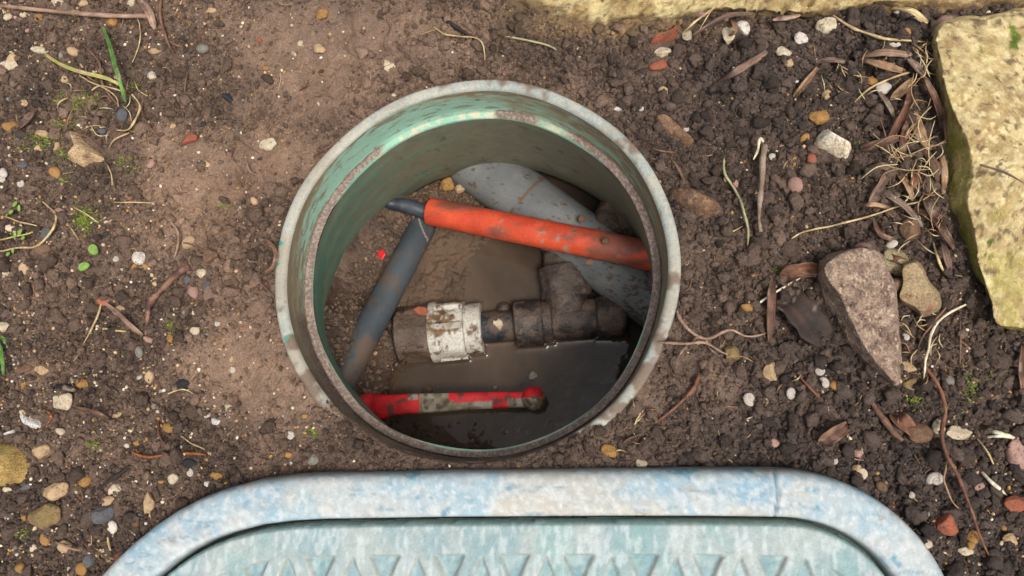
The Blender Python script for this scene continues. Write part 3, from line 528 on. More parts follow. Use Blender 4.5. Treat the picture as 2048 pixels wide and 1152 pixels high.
# ring-shaped bubbles and floating scum in the lower part
for i in range(14):
    q = P(random.uniform(770, 1180), random.uniform(838, 895), WZ); rr = random.uniform(.0006, .0022); d = np.hypot(WX-q[0], WY-q[1])
    wz = wz+.00010*np.exp(-((d-rr)/.0006)**2)
wk = (np.hypot(WX, WY) < .125).ravel(); wV = np.stack([WX.ravel(), WY.ravel(), wz.ravel()], 1)
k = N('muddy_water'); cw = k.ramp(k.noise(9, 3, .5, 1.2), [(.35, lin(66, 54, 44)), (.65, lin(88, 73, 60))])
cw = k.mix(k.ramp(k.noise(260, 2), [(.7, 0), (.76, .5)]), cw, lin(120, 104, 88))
gx_ = k.n('SeparateXYZ'); k.l(k.co, gx_.inputs[0]); dark_refl = k.ramp(k.math('ADD', k.math('MULTIPLY', gx_.outputs[0], 8), k.math('MULTIPLY', k.noise(14, 3), .8)), [(.45, 0), (1.0, .75)]); cw = k.mix(dark_refl, cw, lin(30, 27, 27))  # dark reflection towards the right, painted into the water's base colour
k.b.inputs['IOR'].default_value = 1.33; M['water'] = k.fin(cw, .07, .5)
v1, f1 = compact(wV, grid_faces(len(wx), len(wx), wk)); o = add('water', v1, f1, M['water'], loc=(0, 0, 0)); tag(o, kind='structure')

# ------------------------------------------------------------------ swept tubes
def frames(pts):
    pts = np.asarray(pts, float); t = np.gradient(pts, axis=0); t /= np.linalg.norm(t, axis=1)[:, None]+1e-12; return t
def sweep(pts, sec, up=(0, 0, 1), cap=True):
    """sec: function(i)->(m,2) of (side,up) offsets"""
    pts = np.asarray(pts, float); t = frames(pts); V = []; m = None
    for i, (p, d) in enumerate(zip(pts, t)):
        u = np.array(up, float); s = np.cross(d, u); s /= np.linalg.norm(s)+1e-12; u = np.cross(s, d); q = sec(i); m = len(q); V.append(p+np.outer(q[:, 0], s)+np.outer(q[:, 1], u))
    n = len(pts); V = np.concatenate(V); Fc = [(i*m+j, i*m+(j+1) % m, (i+1)*m+(j+1) % m, (i+1)*m+j) for i in range(n-1) for j in range(m)]
    if cap: Fc += [tuple(range(m))[::-1], tuple(range((n-1)*m, n*m))]
    return V, Fc
def tube(pts, rad, m=6, smooth_n=6, cap=True):
    pts = spline(pts, smooth_n) if smooth_n > 1 else np.asarray(pts, float); n = len(pts)
    rad = np.interp(np.linspace(0, 1, n), np.linspace(0, 1, len(rad)), rad) if hasattr(rad, '__len__') else np.full(n, rad)
    a = np.arange(m)/m*2*math.pi; c = np.stack([np.cos(a), np.sin(a)], 1); up = (0, 0, 1) if abs(frames(pts)[0][2]) < .9 else (0, 1, 0)
    return sweep(pts, lambda i: c*rad[i], up, cap)
def cyl(p0, p1, r0, r1=None, m=96, n=60, hollow=None, cap=True, jit=0, seed=0):
    r1 = r1 or r0; pts = np.array([np.array(p0)+(np.array(p1)-np.array(p0))*i/n for i in range(n+1)]); a = np.arange(m)/m*2*math.pi; c = np.stack([np.cos(a), np.sin(a)], 1)
    V, Fc = sweep(pts, lambda i: c*(r0+(r1-r0)*i/n), cap=cap and not hollow)
    if jit: ctr = np.repeat(pts, m, 0); d = V-ctr; V = ctr+d*(1+jit*fbm3(V, 70, 4, seed))[:, None]
    if hollow:
        a0 = len(V); Vi, Fi = sweep(pts, lambda i: c*((r0+(r1-r0)*i/n)-hollow), cap=False); V = np.concatenate([V, Vi]); Fc = Fc+[tuple(x+a0 for x in f[::-1]) for f in Fi]
        Fc += [(j, a0+j, a0+(j+1) % m, (j+1) % m) for j in range(m)]+[(n*m+j, n*m+(j+1) % m, a0+n*m+(j+1) % m, a0+n*m+j) for j in range(m)]
    return V, Fc
def muddy(V, base, alt, mudc, f=40, lo=.05, hi=.2, s=0, topbias=0, ztop=None):
    c = vary(V, base, alt, f*.6, -.3, .3, s+1); n = fbm3(V, f, 5, s, .6)
    if ztop is not None: n = n-topbias*np.clip((V[:, 2]-ztop)/.01, -1, 1)
    g = sstep(lo, hi, n)[:, None]; return c*(1-g)+np.array(mudc)*g
MUD1 = lin(96, 76, 60); MUD2 = lin(132, 108, 88)

# big grey pipe
a, b = P(890, 280, -.147), P(1370, 640, -.139); V, Fc = cyl(a, b, .0245, n=120, m=120)
c = muddy(V, lin(118, 119, 117), lin(98, 100, 100), MUD1, 60, .38, .42, 3)
ap = (V-a)@((b-a)/np.linalg.norm(b-a))-.018; seam = (np.abs(ap-.075+.003*fbm3(V, 80, 2, 3)) < .0014) & (fbm3(V, 300, 2, 8) > -.2); c[seam] = lin(100, 74, 50)
g = (sstep(.42, .48, fbm3(V, 380, 3, 9)+.25*sstep(.15, .20, ap)))[:, None]; c = c*(1-g)+np.array(lin(80, 64, 52))*g
o = add('drain_pipe', V, Fc, M['pipe'], cols=c); tag(o, 'thick grey plastic drain pipe crossing diagonally beneath the orange conduit', 'pipe')
# slim grey pipe
a, b = P(846, 452, -.142), P(656, 812, -.090); V, Fc = cyl(a, b, .0112, n=120, m=96)
c = muddy(V, lin(72, 79, 84), lin(60, 67, 72), lin(94, 78, 66), 55, -.08, .30, 13)
ap = (V-a)@((b-a)/np.linalg.norm(b-a)); ln = np.abs(np.arctan2(V[:, 2]+.13, 1)*0+(V@np.array([.9, .42, 0]))-(a@np.array([.9, .42, 0]))+.0+.003*fbm3(V, 70, 3, 5)) < .0006
c[ln & (V[:, 2] > -.135)] = lin(150, 135, 118)
o = add('water_pipe', V, Fc, M['pipe'], cols=c); tag(o, 'slim grey blue pipe smeared with mud slanting down the left of the pit', 'pipe')
# orange conduit
a, b = P(860, 423, -.128), P(1345, 520, -.094); V, Fc = cyl(a, b, .0111, n=160, m=96, hollow=.0022)
c = vary(V, lin(212, 82, 48), lin(192, 68, 42), 60, -.3, .3, 31); ap = (V-a)@((b-a)/np.linalg.norm(b-a))
g = (sstep(.05, .40, fbm3(V*np.array([.6, 1.4, 1]), 55, 5, 33)+.22*sstep(.04, .10, ap)))[:, None]*.8; c = c*(1-g)+np.array(lin(104, 74, 62))*g
g = (sstep(.24, .62, fbm3(V, 160, 5, 34, .65)+.24*np.exp(-((ap-.120)/.018)**2)))[:, None]*.85; c = c*(1-g)+vary(V, lin(150, 132, 112), lin(100, 84, 70), 300, s=2)*g
o = add('conduit', V, Fc, M['pipe'], cols=c); tag(o, 'bright orange red conduit pipe with a cut open left end, dusty, crossing the pit', 'conduit')
# black cable out of its open end
pts = [P(1000, 446, -.121), P(900, 430, -.1275), P(858, 425, -.129), P(824, 415, max(-.127, mudz(824, 415, .003))), P(800, 410, max(-.125, mudz(800, 410, .003))), P(780, 407, mudz(780, 407, .002)), P(768, 404, mudz(768, 404, -.004))]
V, Fc = tube(pts, [.0058, .0058, .0058, .0060, .0056, .0046, .003], 24, 10); c = muddy(V, lin(44, 48, 56), lin(62, 68, 76), MUD1, 120, .2, .4, 41)
o = add('cable', V, Fc, M['pipe'], cols=c); tag(o, 'short black cable sticking out of the open end of the orange conduit', 'cable')

# coupling and tee: one fitting with its parts
fit = empty('pipe_fitting', at_px(1020)-np.array([0, 0, .02]), 'mud coated coupling and tee fitting half under the brown water', 'pipe fitting')
def fitcyl(name, xa, xb, r, mat_, colf, rb=None, n=24, chamf=.0012, jit=.0, seed=0, ribs=None, m=96):
    pa, pb = at_px(xa), at_px(xb); L = np.linalg.norm(pb-pa); ts = [0, .0001, chamf*.5, chamf]+list(np.linspace(chamf, L-chamf, n)[1:-1])+[L-chamf, L-chamf*.5, L-.0001, L]
    pts = np.array([pa+(pb-pa)*t/L for t in ts]); a_ = np.arange(m)/m*2*math.pi; cs = np.stack([np.cos(a_), np.sin(a_)], 1)
    def sec(i):
        t = ts[i]; e = min(t, L-t); rr = r if rb is None else r+(rb-r)*t/L; rr = rr-chamf*(1-math.sqrt(max(0, 1-(1-min(e/chamf, 1))**2)))
        if i in (0, len(ts)-1): rr *= .3
        q = cs*rr
        if ribs: q = q*(1+ribs(a_, t/L))[:, None]
        return q
    V, Fc = sweep(pts, sec)
    if jit: V = V+(V-(pa+np.outer((V-pa)@axu, axu)))*(jit*fbm3(V, 90, 4, seed))[:, None]
    return add(name, V, Fc, M[mat_], fit, colf(V))
def ribfn(cnt, amp, w=.16, lo=0, hi=1, ph=0):
    def f(a, t):
        if t < lo or t > hi: return a*0
        d = ((a*cnt/(2*math.pi)+ph) % 1.0); d = np.minimum(d, 1-d); return amp*sstep(w, w*.6, d)
    return f
mudf = lambda s: (lambda V: muddy(V, lin(72, 60, 52), lin(98, 82, 72), lin(52, 44, 40), 110, .0, .3, s))
def blackmud(V):
    c = vary(V, lin(110, 90, 74), lin(86, 70, 58), 60, -.3, .3, 5); u = (V-ax0)@axu; g = ((u < .0022) | (np.abs(fbm3(V, 45, 3, 7)) < .02))[:, None]; return np.where(g, np.array(lin(28, 30, 36)), c)
def whitemud(V):
    c = vary(V, lin(206, 200, 188), lin(160, 150, 134), 60, -.2, .5, 8); g = sstep(.02, .28, fbm3(V, 110, 5, 9, .65)-.02+.35*sstep(.016, .022, V[:, 2]*0+np.abs(((V-ax0)@np.array([-axu[1], axu[0], 0]))-.018)*0))[:, None]
    return c*(1-g)+vary(V, lin(122, 92, 66), lin(90, 72, 56), 200, s=3)*g
black_nut = fitcyl('black_nut', 796, 866, .0224, 'fitting', blackmud, jit=.05, seed=3, ribs=ribfn(8, .04, .12, .1, 1))
wn = fitcyl('white_nut', 864, 934, .0218, 'fitting', whitemud, n=40, m=192, ribs=lambda a, t: (ribfn(7, .12, .17, .0, 1, .25)(a, t) if t > .22 else a*0+.12))
fitcyl('white_collar', 934, 968, .0205, 'fitting', whitemud)
fitcyl('black_stub', 964, 1040, .0128, 'fitting', lambda V: muddy(V, lin(36, 38, 44), lin(56, 54, 56), lin(92, 74, 62), 60, .0, .25, 6))
fitcyl('tee_collar', 1032, 1088, .0186, 'fitting', mudf(11), jit=.09, seed=5, chamf=.002)
fitcyl('tee_ring', 1087, 1106, .0172, 'fitting', mudf(12), rb=.0160, jit=.05, seed=6)
fitcyl('tee_body', 1104, 1196, .0156, 'fitting', mudf(13), rb=.0150, jit=.12, seed=7, chamf=.003)
fitcyl('tee_socket', 1190, 1252, .0172, 'fitting', mudf(14), rb=.0155, jit=.16, seed=8, chamf=.005)
def seg(name, p, q, r0, r1, colf, jit=.11, seed=0, n=30):
    V, Fc = cyl(p, q, r0, r1, n=n, jit=jit, seed=seed); return add(name, V, Fc, M['fitting'], fit, colf(V))
seg('branch_neck', P(1138, 632, AZ), P(1131, 588, AZ), .0165, .0172, mudf(15), seed=4)
seg('branch_collar', P(1132, 596, AZ+.001), P(1125, 536, AZ+.001), .0200, .0192, mudf(16), seed=9)
seg('branch_socket', P(1125, 540, AZ), P(1122, 470, AZ-.001), .0155, .0150, mudf(17), seed=10)
pv = P(1008, 622, -.149); V = ICO[3][0]*np.array([.0062, .0075, .006])*(1+.1*fbm3(ICO[3][0], 2, 3))[:, None]+pv
add('knob', V, ICO[3][1], M['fitting'], fit, mudf(18)(V))

# red lever handle: arm, hub and knob
lev = empty('valve_handle', P(900, 805, -.140), 'chipped red paint lever handle with a ball end above the muddy water', 'lever handle')
LZ = -.124
def redgrey(V, zone):
    grey = vary(V, lin(150, 142, 128), lin(112, 98, 76), 160, -.3, .3, 81, 5); red = vary(V, lin(206, 26, 34), lin(168, 24, 28), 120, -.3, .4, 82)
    px, py = proj(V[:, 0], V[:, 1], V[:, 2]); z = zone(px, py)+.9*fbm3(V, 130, 4, 83)*.35
    g = sstep(-.02, .02, z)[:, None]; c = grey*(1-g)+red*g
    d = sstep(.22, .34, fbm3(V, 190, 4, 84)+.12*sstep(830, 760, px))[:, None]*.85; return c*(1-d)+np.array(lin(74, 50, 40))*d
pts = spline([P(728, 814, LZ-.006), P(765, 814, LZ-.002), P(805, 809, LZ), P(880, 805, LZ), P(970, 801, LZ), P(1062, 799, LZ-.001)], 30); n = len(pts)
wd = np.interp(np.linspace(0, 1, n), [0, .1, .22, .34, .5, .7, 1], [.0092, .0104, .0094, .0080, .0076, .0066, .0058])
sec0 = np.array([(math.copysign(abs(math.cos(t))**.62, math.cos(t)), math.copysign(abs(math.sin(t))**.62, math.sin(t))*.5) for t in np.arange(48)/48*2*math.pi])
V, Fc = sweep(pts, lambda i: sec0*wd[i]); V[:, 2] += .0003*fbm3(V, 200, 3, 2)
zone = lambda px, py: np.where(px < 838, .42, -.5)+1.0*((px > 898) & (px < 1000) & (py < 803))*1.0+1.1*((px > 985) & (px < 1015))*(py > 795)+.95*((px > 1000) & (py < 796))-.5*((px > 815) & (px < 835) & (py < 800))
add('arm', V, Fc, M['pipe'], lev, redgrey(V, zone))
kc = P(1067, 797, LZ+.001); V = ICO[5][0]*.0090*(1+.03*fbm3(ICO[5][0], 3, 4, 2))[:, None]+kc
add('knob', V, ICO[5][1], M['pipe'], lev, redgrey(V, lambda px, py: np.where((px+0*py < 1086) & (py < 795), .6, -.6)))
V, Fc = cyl(P(726, 806, LZ-.012), P(726, 806, LZ+.003), .0100, .0092, m=64, n=20, jit=.06)
add('hub', V, Fc, M['pipe'], lev, redgrey(V, lambda px, py: .3+px*0))

# ------------------------------------------------------------------ relief stones
def relief(name, base, top, zb, zt, m, colf, res=.0008, amp=.001, f=120, tilt=(0, 0), edge=.0, ppow=.6, seed=0, sm=5, parent=None, rug=.0014):
    B = smooth_poly(PA(base, zb)[:, :2], sm) if sm > 1 else PA(base, zb)[:, :2]
    T = smooth_poly(PA(top, zt)[:, :2], sm) if top is not None and sm > 1 else (PA(top, zt)[:, :2] if top is not None else None)
    x = np.arange(B[:, 0].min()-.002, B[:, 0].max()+.002, res); y = np.arange(B[:, 1].min()-.002, B[:, 1].max()+.002, res); X, Y = np.meshgrid(x, y)
    wx_, wy_ = X+.0012*fbm2(X, Y, 40, 2, seed+1), Y+.0012*fbm2(X, Y, 40, 2, seed+2)
    ib = inpoly(wx_, wy_, B); db = dpoly(wx_, wy_, B)
    if T is not None:
        it = inpoly(wx_, wy_, T); dt = dpoly(wx_, wy_, T); t = np.where(it, 1, db/(db+dt+1e-9))
    else: t = np.clip(db/edge, 0, 1)
    t = np.where(ib, t, 0); pr = 1-(1-t)**(1/ppow) if ppow < 1 else t**ppow
    Z = zb+(zt-zb)*pr+t*(amp*fbm2(X, Y, f, 5, seed+3, .6)+amp*1.5*fbm2(X, Y, f/4, 3, seed+4))+tilt[0]*(X-X.mean())*pr+tilt[1]*(Y-Y.mean())*pr
    Z = np.where(ib, Z, zb-.004)
    k_ = (db < res*2.2) | ib; V = np.stack([X.ravel(), Y.ravel(), Z.ravel()], 1); V, Fq, tt = compact(V, grid_faces(len(x), len(y), k_.ravel()), t.ravel())
    V3 = V.copy(); sd_k = (.25+.75*(1-tt))[:, None]*rug; V = V+np.stack([fbm3(V3, f*.8, 4, seed+11, .6), fbm3(V3, f*.8, 4, seed+12, .6), .6*fbm3(V3, f, 3, seed+13, .6)], 1)*sd_k*.4
    return add(name, V, Fq, m, parent, colf(V, tt))
def resamp(Q, n):
    Q = np.vstack([Q, Q[:1]]); L = np.r_[0, np.cumsum(np.linalg.norm(np.diff(Q, axis=0), axis=1))]; t = np.linspace(0, L[-1], n, endpoint=False)
    return np.stack([np.interp(t, L, Q[:, 0]), np.interp(t, L, Q[:, 1])], 1)
def loft_stone(name, base, top, zb, zt, m, colf, step=.0009, rug=.0014, amp=.0012, f=150, seed=0, crown=.002, tilt=(0, 0), rnd=.35):
    B = smooth_poly(PA(base, zb)[:, :2], 4); T = smooth_poly(PA(top, zt)[:, :2], 4); per = np.linalg.norm(np.diff(T, axis=0), axis=1).sum(); n = int(per/step)
    B, T = resamp(B, n), resamp(T, n); sh = min(range(0, n, 4), key=lambda k: ((np.roll(B, k, 0)-T)**2).sum()); B = np.roll(B, sh, 0); c_ = T.mean(0)
    K1 = max(6, int((zt-zb)/step*.9)); rings = []; ts = []
    rings.append(np.column_stack([B+(B-c_)*.01, np.full(n, zb-.012)])); ts.append(0)
    for k in range(K1):
        u = k/K1; v = u+(math.sin(u*math.pi/2)-u)*rnd; rings.append(np.column_stack([B+(T-B)*(u**(1+rnd)), np.full(n, zb+(zt-zb)*v)])); ts.append(u*.98)
    R_ = np.linalg.norm(T-c_, axis=1).mean(); K2 = int(R_/step/1.25)
    for k in range(K2+1):
        g_ = 1-(k/K2)*.995; rings.append(np.column_stack([c_+(T-c_)*g_, np.full(n, zt+crown*(1-g_**3))])); ts.append(1)
    V = np.concatenate(rings); t = np.repeat(ts, n); W = V.copy(); N_ = np.zeros_like(V); o_ = V[:, :2]-c_; N_[:, :2] = o_/(np.linalg.norm(o_, axis=1)[:, None]+1e-6)*(1-t)[:, None]; N_[:, 2] = t
    d = rug*(fbm3(W, f*.45, 3, seed)*1.3+fbm3(W, f, 4, seed+2, .6))*(1-t)+amp*(fbm3(W, f*.4, 3, seed+3)*1.4+fbm3(W, f*1.3, 4, seed+4, .65))*t
    pit = sstep(.28, .5, fbm3(W, f*1.8, 2, seed+6))*amp*1.1; V = V+N_*(d-pit)[:, None]; V[:, 2] += t*(tilt[0]*(W[:, 0]-c_[0])+tilt[1]*(W[:, 1]-c_[1]))
    i = np.arange(len(rings)*n).reshape(len(rings), n); j = np.roll(i, -1, 1); Fq = np.stack([i[:-1], j[:-1], j[1:], i[1:]], -1).reshape(-1, 4)
    return add(name, V, Fq, m, None, colf(V, t))
def sandcol(V, t):
    c = vary(V, lin(198, 180, 132), lin(172, 150, 106), 40, -.3, .3, 91); c = c*.5+.5*vary(V, lin(208, 190, 142), lin(156, 130, 84), 190, -.3, .3, 92)
    g = sstep(.18, .36, fbm3(V, 110, 4, 93))[:, None]*.55; c = c*(1-g)+np.array(lin(140, 112, 80))*g
    g = sstep(.2, .3, fbm3(V, 260, 3, 98))[:, None]*.6; c = c*(1-g)+np.array(lin(222, 206, 160))*g
    g = sstep(.32, .40, fbm3(V, 230, 3, 99))[:, None]*.8; c = c*(1-g)+np.array(lin(98, 78, 62))*g
    px, py = proj(V[:, 0], V[:, 1], V[:, 2])
    g = (sstep(.98, .80, t)*np.clip(.95+.6*fbm3(V, 130, 4, 94)*1.0, 0, 1)*sstep(120, 260, py))[:, None]; c = c*(1-g)+vary(V, lin(132, 126, 58), lin(158, 144, 84), 150, s=95)*g
    g = (sstep(.05, .35, fbm3(V, 50, 4, 96)+.30*sstep(380, 640, py)-.2))[:, None]*.4; c = c*(1-g)+np.array(lin(166, 158, 70))*g
    g = (sstep(.0, .2, fbm3(V, 220, 4, 97)+gau(px, py, 2030, 75, 14, 45)+gau(px, py, 1992, 302, 12, 8)+.7*gau(px, py, 1980, 495, 14, 22)-.62))[:, None]; c = c*(1-g)+np.array(lin(96, 112, 40))*g
    return c
o = loft_stone('stone_slab', SLAB_B, SLAB_T, -.009, .013, M['sandstone'], sandcol, rug=.0022, amp=.0013, f=140, seed=5, step=.0010)
tag(o, 'large pale yellow sandstone slab with a mossy green side at the right edge', 'stone slab')
def kerbcol(V, t):
    c = vary(V, lin(196, 178, 130), lin(158, 134, 90), 90, -.3, .3, 101); g = sstep(.0, .3, fbm3(V, 260, 4, 102, .7)+.5*sstep(1.0, .5, t)-.06)[:, None]*.85; return c*(1-g)+np.array(lin(116, 92, 66))*g
o = loft_stone('edging_stone', KERB_B, KERB_T, -.007, .005, M['sandstone'], kerbcol, rug=.0045, amp=.0030, f=240, seed=9, step=.0012, rnd=.6)
tag(o, 'long rough yellow sandstone edging along the top of the picture', 'edging stone')
def rockcol(c1, c2, c3, f=120, s=0, th=.1): 
    def fn(V, t):
        c = vary(V, c1, c2, f, -.3, .3, s); g = sstep(th, th+.2, fbm3(V, f*2.5, 4, s+5, .65))[:, None]; return c*(1-g)+np.array(c3)*g
    return fn
o = loft_stone('pointed_stone', [(1643, 514), (1685, 500), (1730, 495), (1764, 508), (1776, 540), (1792, 575), (1798, 640), (1803, 700), (1801, 778), (1774, 768), (1734, 742), (1694, 700), (1668, 648), (1638, 600), (1630, 545)],
    [(1652, 528), (1705, 500), (1750, 510), (1770, 545), (1786, 590), (1795, 650), (1799, 705), (1798, 762), (1770, 738), (1732, 690), (1706, 640), (1680, 590), (1656, 560)], -.010, .016, M['rock'],
    rockcol(lin(160, 136, 118), lin(128, 106, 92), lin(186, 164, 142), 200, 110), step=.0006, rug=.0016, amp=.0010, f=300, seed=21, tilt=(.10, .12), rnd=0, crown=.0005)
tag(o, 'large grey brown pointed stone, rough, its tip facing the bottom', 'stone')
o = loft_stone('protruding_stone', [(1770, 560), (1800, 556), (1812, 566), (1800, 588), (1785, 600), (1772, 592)], [(1778, 566), (1796, 562), (1804, 568), (1796, 582), (1784, 590)], -.008, .006, M['rock'],
    rockcol(lin(150, 122, 98), lin(118, 96, 78), lin(170, 146, 120), 160, 113), step=.0005, rug=.0006, amp=.0005, f=320, seed=25, crown=.001)
tag(o, 'small brown stone wedged between the pointed stone and the smooth tan stone', 'stone')
o = loft_stone('flat_stone', [(1762, 500), (1789, 497), (1808, 505), (1822, 530), (1818, 560), (1790, 560), (1766, 540)], [(1768, 505), (1788, 502), (1803, 509), (1812, 530), (1806, 548), (1788, 548), (1770, 534)], -.010, .000, M['rock'],
    rockcol(lin(168, 156, 122), lin(142, 128, 96), lin(120, 104, 80), 90, 116), step=.0005, rug=.0004, amp=.0003, f=200, seed=26, crown=.0015)
tag(o, 'flat pale stone tucked behind the smooth tan stone', 'stone')
o = loft_stone('smooth_stone', [(1798, 530), (1824, 520), (1843, 528), (1864, 566), (1885, 588), (1885, 624), (1845, 648), (1829, 634), (1793, 608), (1800, 570)],
    [(1806, 536), (1824, 526), (1838, 533), (1858, 570), (1876, 592), (1876, 612), (1845, 622), (1828, 612), (1800, 596), (1806, 566)], -.010, .009, M['rock'],
    rockcol(lin(168, 146, 112), lin(150, 128, 98), lin(150, 104, 78), 60, 119, .25), step=.0005, rug=.0008, amp=.0004, f=160, seed=27, crown=.0004, rnd=.1)
tag(o, 'smooth tan stone between the pointed stone and the large slab', 'stone')

# ------------------------------------------------------------------ the foreground cover: frame + lid
def offset_poly(Pw, d):
    n = len(Pw); nx_ = np.roll(Pw, -1, 0)-np.roll(Pw, 1, 0); nx_ /= np.linalg.norm(nx_, axis=1)[:, None]; nrm = np.stack([nx_[:, 1], -nx_[:, 0]], 1)
    c = Pw.mean(0); s = np.sign(((c-Pw)*nrm).sum(1).mean()); return Pw+nrm*s*d
def resample(Pw, step):
    Q = np.vstack([Pw, Pw[:1]]); L = np.r_[0, np.cumsum(np.linalg.norm(np.diff(Q, axis=0), axis=1))]; n = int(L[-1]/step); t = np.linspace(0, L[-1], n, endpoint=False)
    return np.stack([np.interp(t, L, Q[:, 0]), np.interp(t, L, Q[:, 1])], 1)
OUT = resample(frame_world, .0012)
for _ in range(3): OUT = .25*np.roll(OUT, 1, 0)+.5*OUT+.25*np.roll(OUT, -1, 0)
def lidcol(V, edge=None):
    c = vary(V, lin(150, 172, 182), lin(174, 180, 180), 55, -.3, .3, 131); g = sstep(.05, .40, fbm3(V, 38, 5, 132))[:, None]*.75; c = c*(1-g)+np.array(lin(124, 160, 182))*g
    px, _ = proj(V[:, 0], V[:, 1], V[:, 2]); g = (sstep(-.1, .35, fbm3(V, 30, 4, 133)+.30*sstep(900, 1100, px)-.12))[:, None]*.7; c = c*(1-g)+np.array(lin(184, 174, 158))*g
    g = sstep(.40, .48, fbm3(V, 90, 3, 134))[:, None]; c = c*(1-g)+np.array(lin(104, 146, 164))*g
    g = sstep(.22, .34, fbm3(V*np.array([.3, 1.6, 1]), 160, 4, 136, .7))[:, None]*.55; c = c*(1-g)+np.array(lin(108, 136, 148))*g
    g = sstep(.30, .42, fbm3(V, 75, 5, 137, .7))[:, None]*.5; c = c*(1-g)+np.array(lin(150, 134, 112))*g
    g = sstep(-.1, .4, fbm3(V, 420, 3, 135))[:, None]*.6; return c*(1-g)+np.array(lin(198, 202, 202))*g
fr = tag(bpy.data.objects.new('cover_frame', None), 'thick rounded pale blue green plastic frame around the ribbed cover', 'cover frame'); fr.location = (OUT[:, 0].mean(), OUT[:, 1].mean(), -.02); fr.empty_display_size = .01; COL.objects.link(fr)
prof = [(.0006, -.022), (.0, -.002), (.0006, .005), (.0014, .0095), (.0026, .0126), (.0042, .0145), (.0062, .0155), (.0090, .0159), (.0150, .0161), (.0195, .0161), (.0225, .0159), (.0240, .0154), (.0250, .0144), (.0256, .0120), (.0260, .0070), (.0262, .0), (.0300, -.002), (.0400, -.002)]
prof = dens_prof(prof, .0012); rings = []
for d, z in prof:
    q = offset_poly(OUT, d); rings.append(np.column_stack([q, np.full(len(q), z)]))
V = np.concatenate(rings); n = len(OUT); i = np.arange(len(prof)*n).reshape(len(prof), n); j = np.roll(i, -1, 1)
Fq = np.stack([i[:-1], j[:-1], j[1:], i[1:]], -1).reshape(-1, 4)
# hairline crack across the frame near its right shoulder
px, py = proj(V[:, 0], V[:, 1], V[:, 2]); cl = np.abs(px-(1552+3*np.sin(py/14)))
V[:, 2] -= .0014*np.exp(-(cl/3.2)**2)*(py < 1035)*(py > 940)*(px > 1400); V[:, 2] += .0005*fbm3(V, 220, 4, 5, .65)+.0006*np.exp(-((cl-9)/6)**2)*(py < 1035)*(py > 940)
c = lidcol(V); g = (np.exp(-(cl/2.2)**2)*(py < 1035)*.8)[:, None]; c = c*(1-g)+np.array(lin(60, 110, 130))*g
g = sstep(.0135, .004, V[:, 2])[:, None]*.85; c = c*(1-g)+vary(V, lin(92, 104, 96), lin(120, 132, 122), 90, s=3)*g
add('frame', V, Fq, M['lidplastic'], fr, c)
# lid
LO = resample(offset_poly(OUT, .0285), .003)
x = np.arange(LO[:, 0].min()-.002, LO[:, 0].max()+.002, .0009); y1 = P(1024, 1000, .014)[1]+.01; y = np.r_[np.arange(-.46, -.235, .004), np.arange(-.235, y1, .0006)]; X, Y = np.meshgrid(x, y)
ins = inpoly(X, Y, LO); d = dpoly(X, Y, LO); LT = .0140
ppx, ppy = proj(X, Y, X*0+LT)
Z = LT-.0022*(1-sstep(0, .0026, d))**1.5
# recessed triangles: rows of down pointing and up pointing ones
def tri_sdf(px, py, cx, y0, hw, h, down=True):
    yy = (py-y0) if down else (y0+h-py); k_ = hw/h; side = (hw-yy*k_-np.abs(px-cx))/math.sqrt(1+k_*k_); return np.minimum(np.minimum(yy, side), 1e9)
rec = np.zeros_like(X)
for row in range(0, 4):
    for kx in range(-9, 10):
        cx = 1028+kx*129.5*(1+.02*row); y0 = 1083+row*150
        rec = np.maximum(rec, sstep(-1.5, 8, tri_sdf(ppx, ppy, cx, y0-2, 46, 106)))
        rec = np.maximum(rec, sstep(-1.5, 5.5, tri_sdf(ppx, ppy, cx+64.5, y0+26, 40, 96, False)))
rec = rec*sstep(.016, .018, d); Z -= .0028*rec
Z += .0004*fbm2(X, Y, 260, 4, 7, .65)+.00012*fbm2(X*3, Y, 500, 2, 8)
sl_ = np.abs((ppx-1545)*.62+(ppy-1035)*.78-6)*(1)   # a scratch
scr = np.exp(-(sl_/1.3)**2)*(ppx > 1440)*(ppx < 1545); Z += .0004*scr
nick = np.exp(-((ppx-1569)/5)**2)*np.exp(-((ppy-1030)/14)**2); Z -= .0015*nick
Z = np.where(ins, Z, .0015); kp = ((d < .0014) | ins).ravel()
V = np.stack([X.ravel(), Y.ravel(), Z.ravel()], 1); V, Fq, rc, dd = compact(V, grid_faces(len(x), len(y), kp), rec.ravel(), (d*ins).ravel())
c = vary(V, lin(134, 156, 160), lin(160, 170, 168), 50, -.3, .3, 141); g = sstep(.0, .4, fbm3(V*np.array([1, .45, 1]), 60, 5, 142))[:, None]*.6; c = c*(1-g)+np.array(lin(124, 160, 158))*g
g = sstep(-.1, .4, fbm3(V*np.array([1, .3, 1]), 420, 3, 143))[:, None]*.6; c = c*(1-g)+np.array(lin(186, 196, 196))*g
ed = np.clip(rc*(1-rc)*4, 0, 1)[:, None]*.6; c = c*(1-ed)+np.array(lin(178, 160, 138))*ed
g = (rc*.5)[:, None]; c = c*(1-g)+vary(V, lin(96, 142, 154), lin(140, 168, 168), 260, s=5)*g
g = (sstep(.003, .0005, dd)*.5)[:, None]; c = c*(1-g)+np.array(lin(96, 132, 118))*g
o = add('ribbed_cover', V, Fq, M['lidplastic'], None, c); tag(o, 'pale green plastic cover with rows of recessed triangles set in the frame', 'cover')

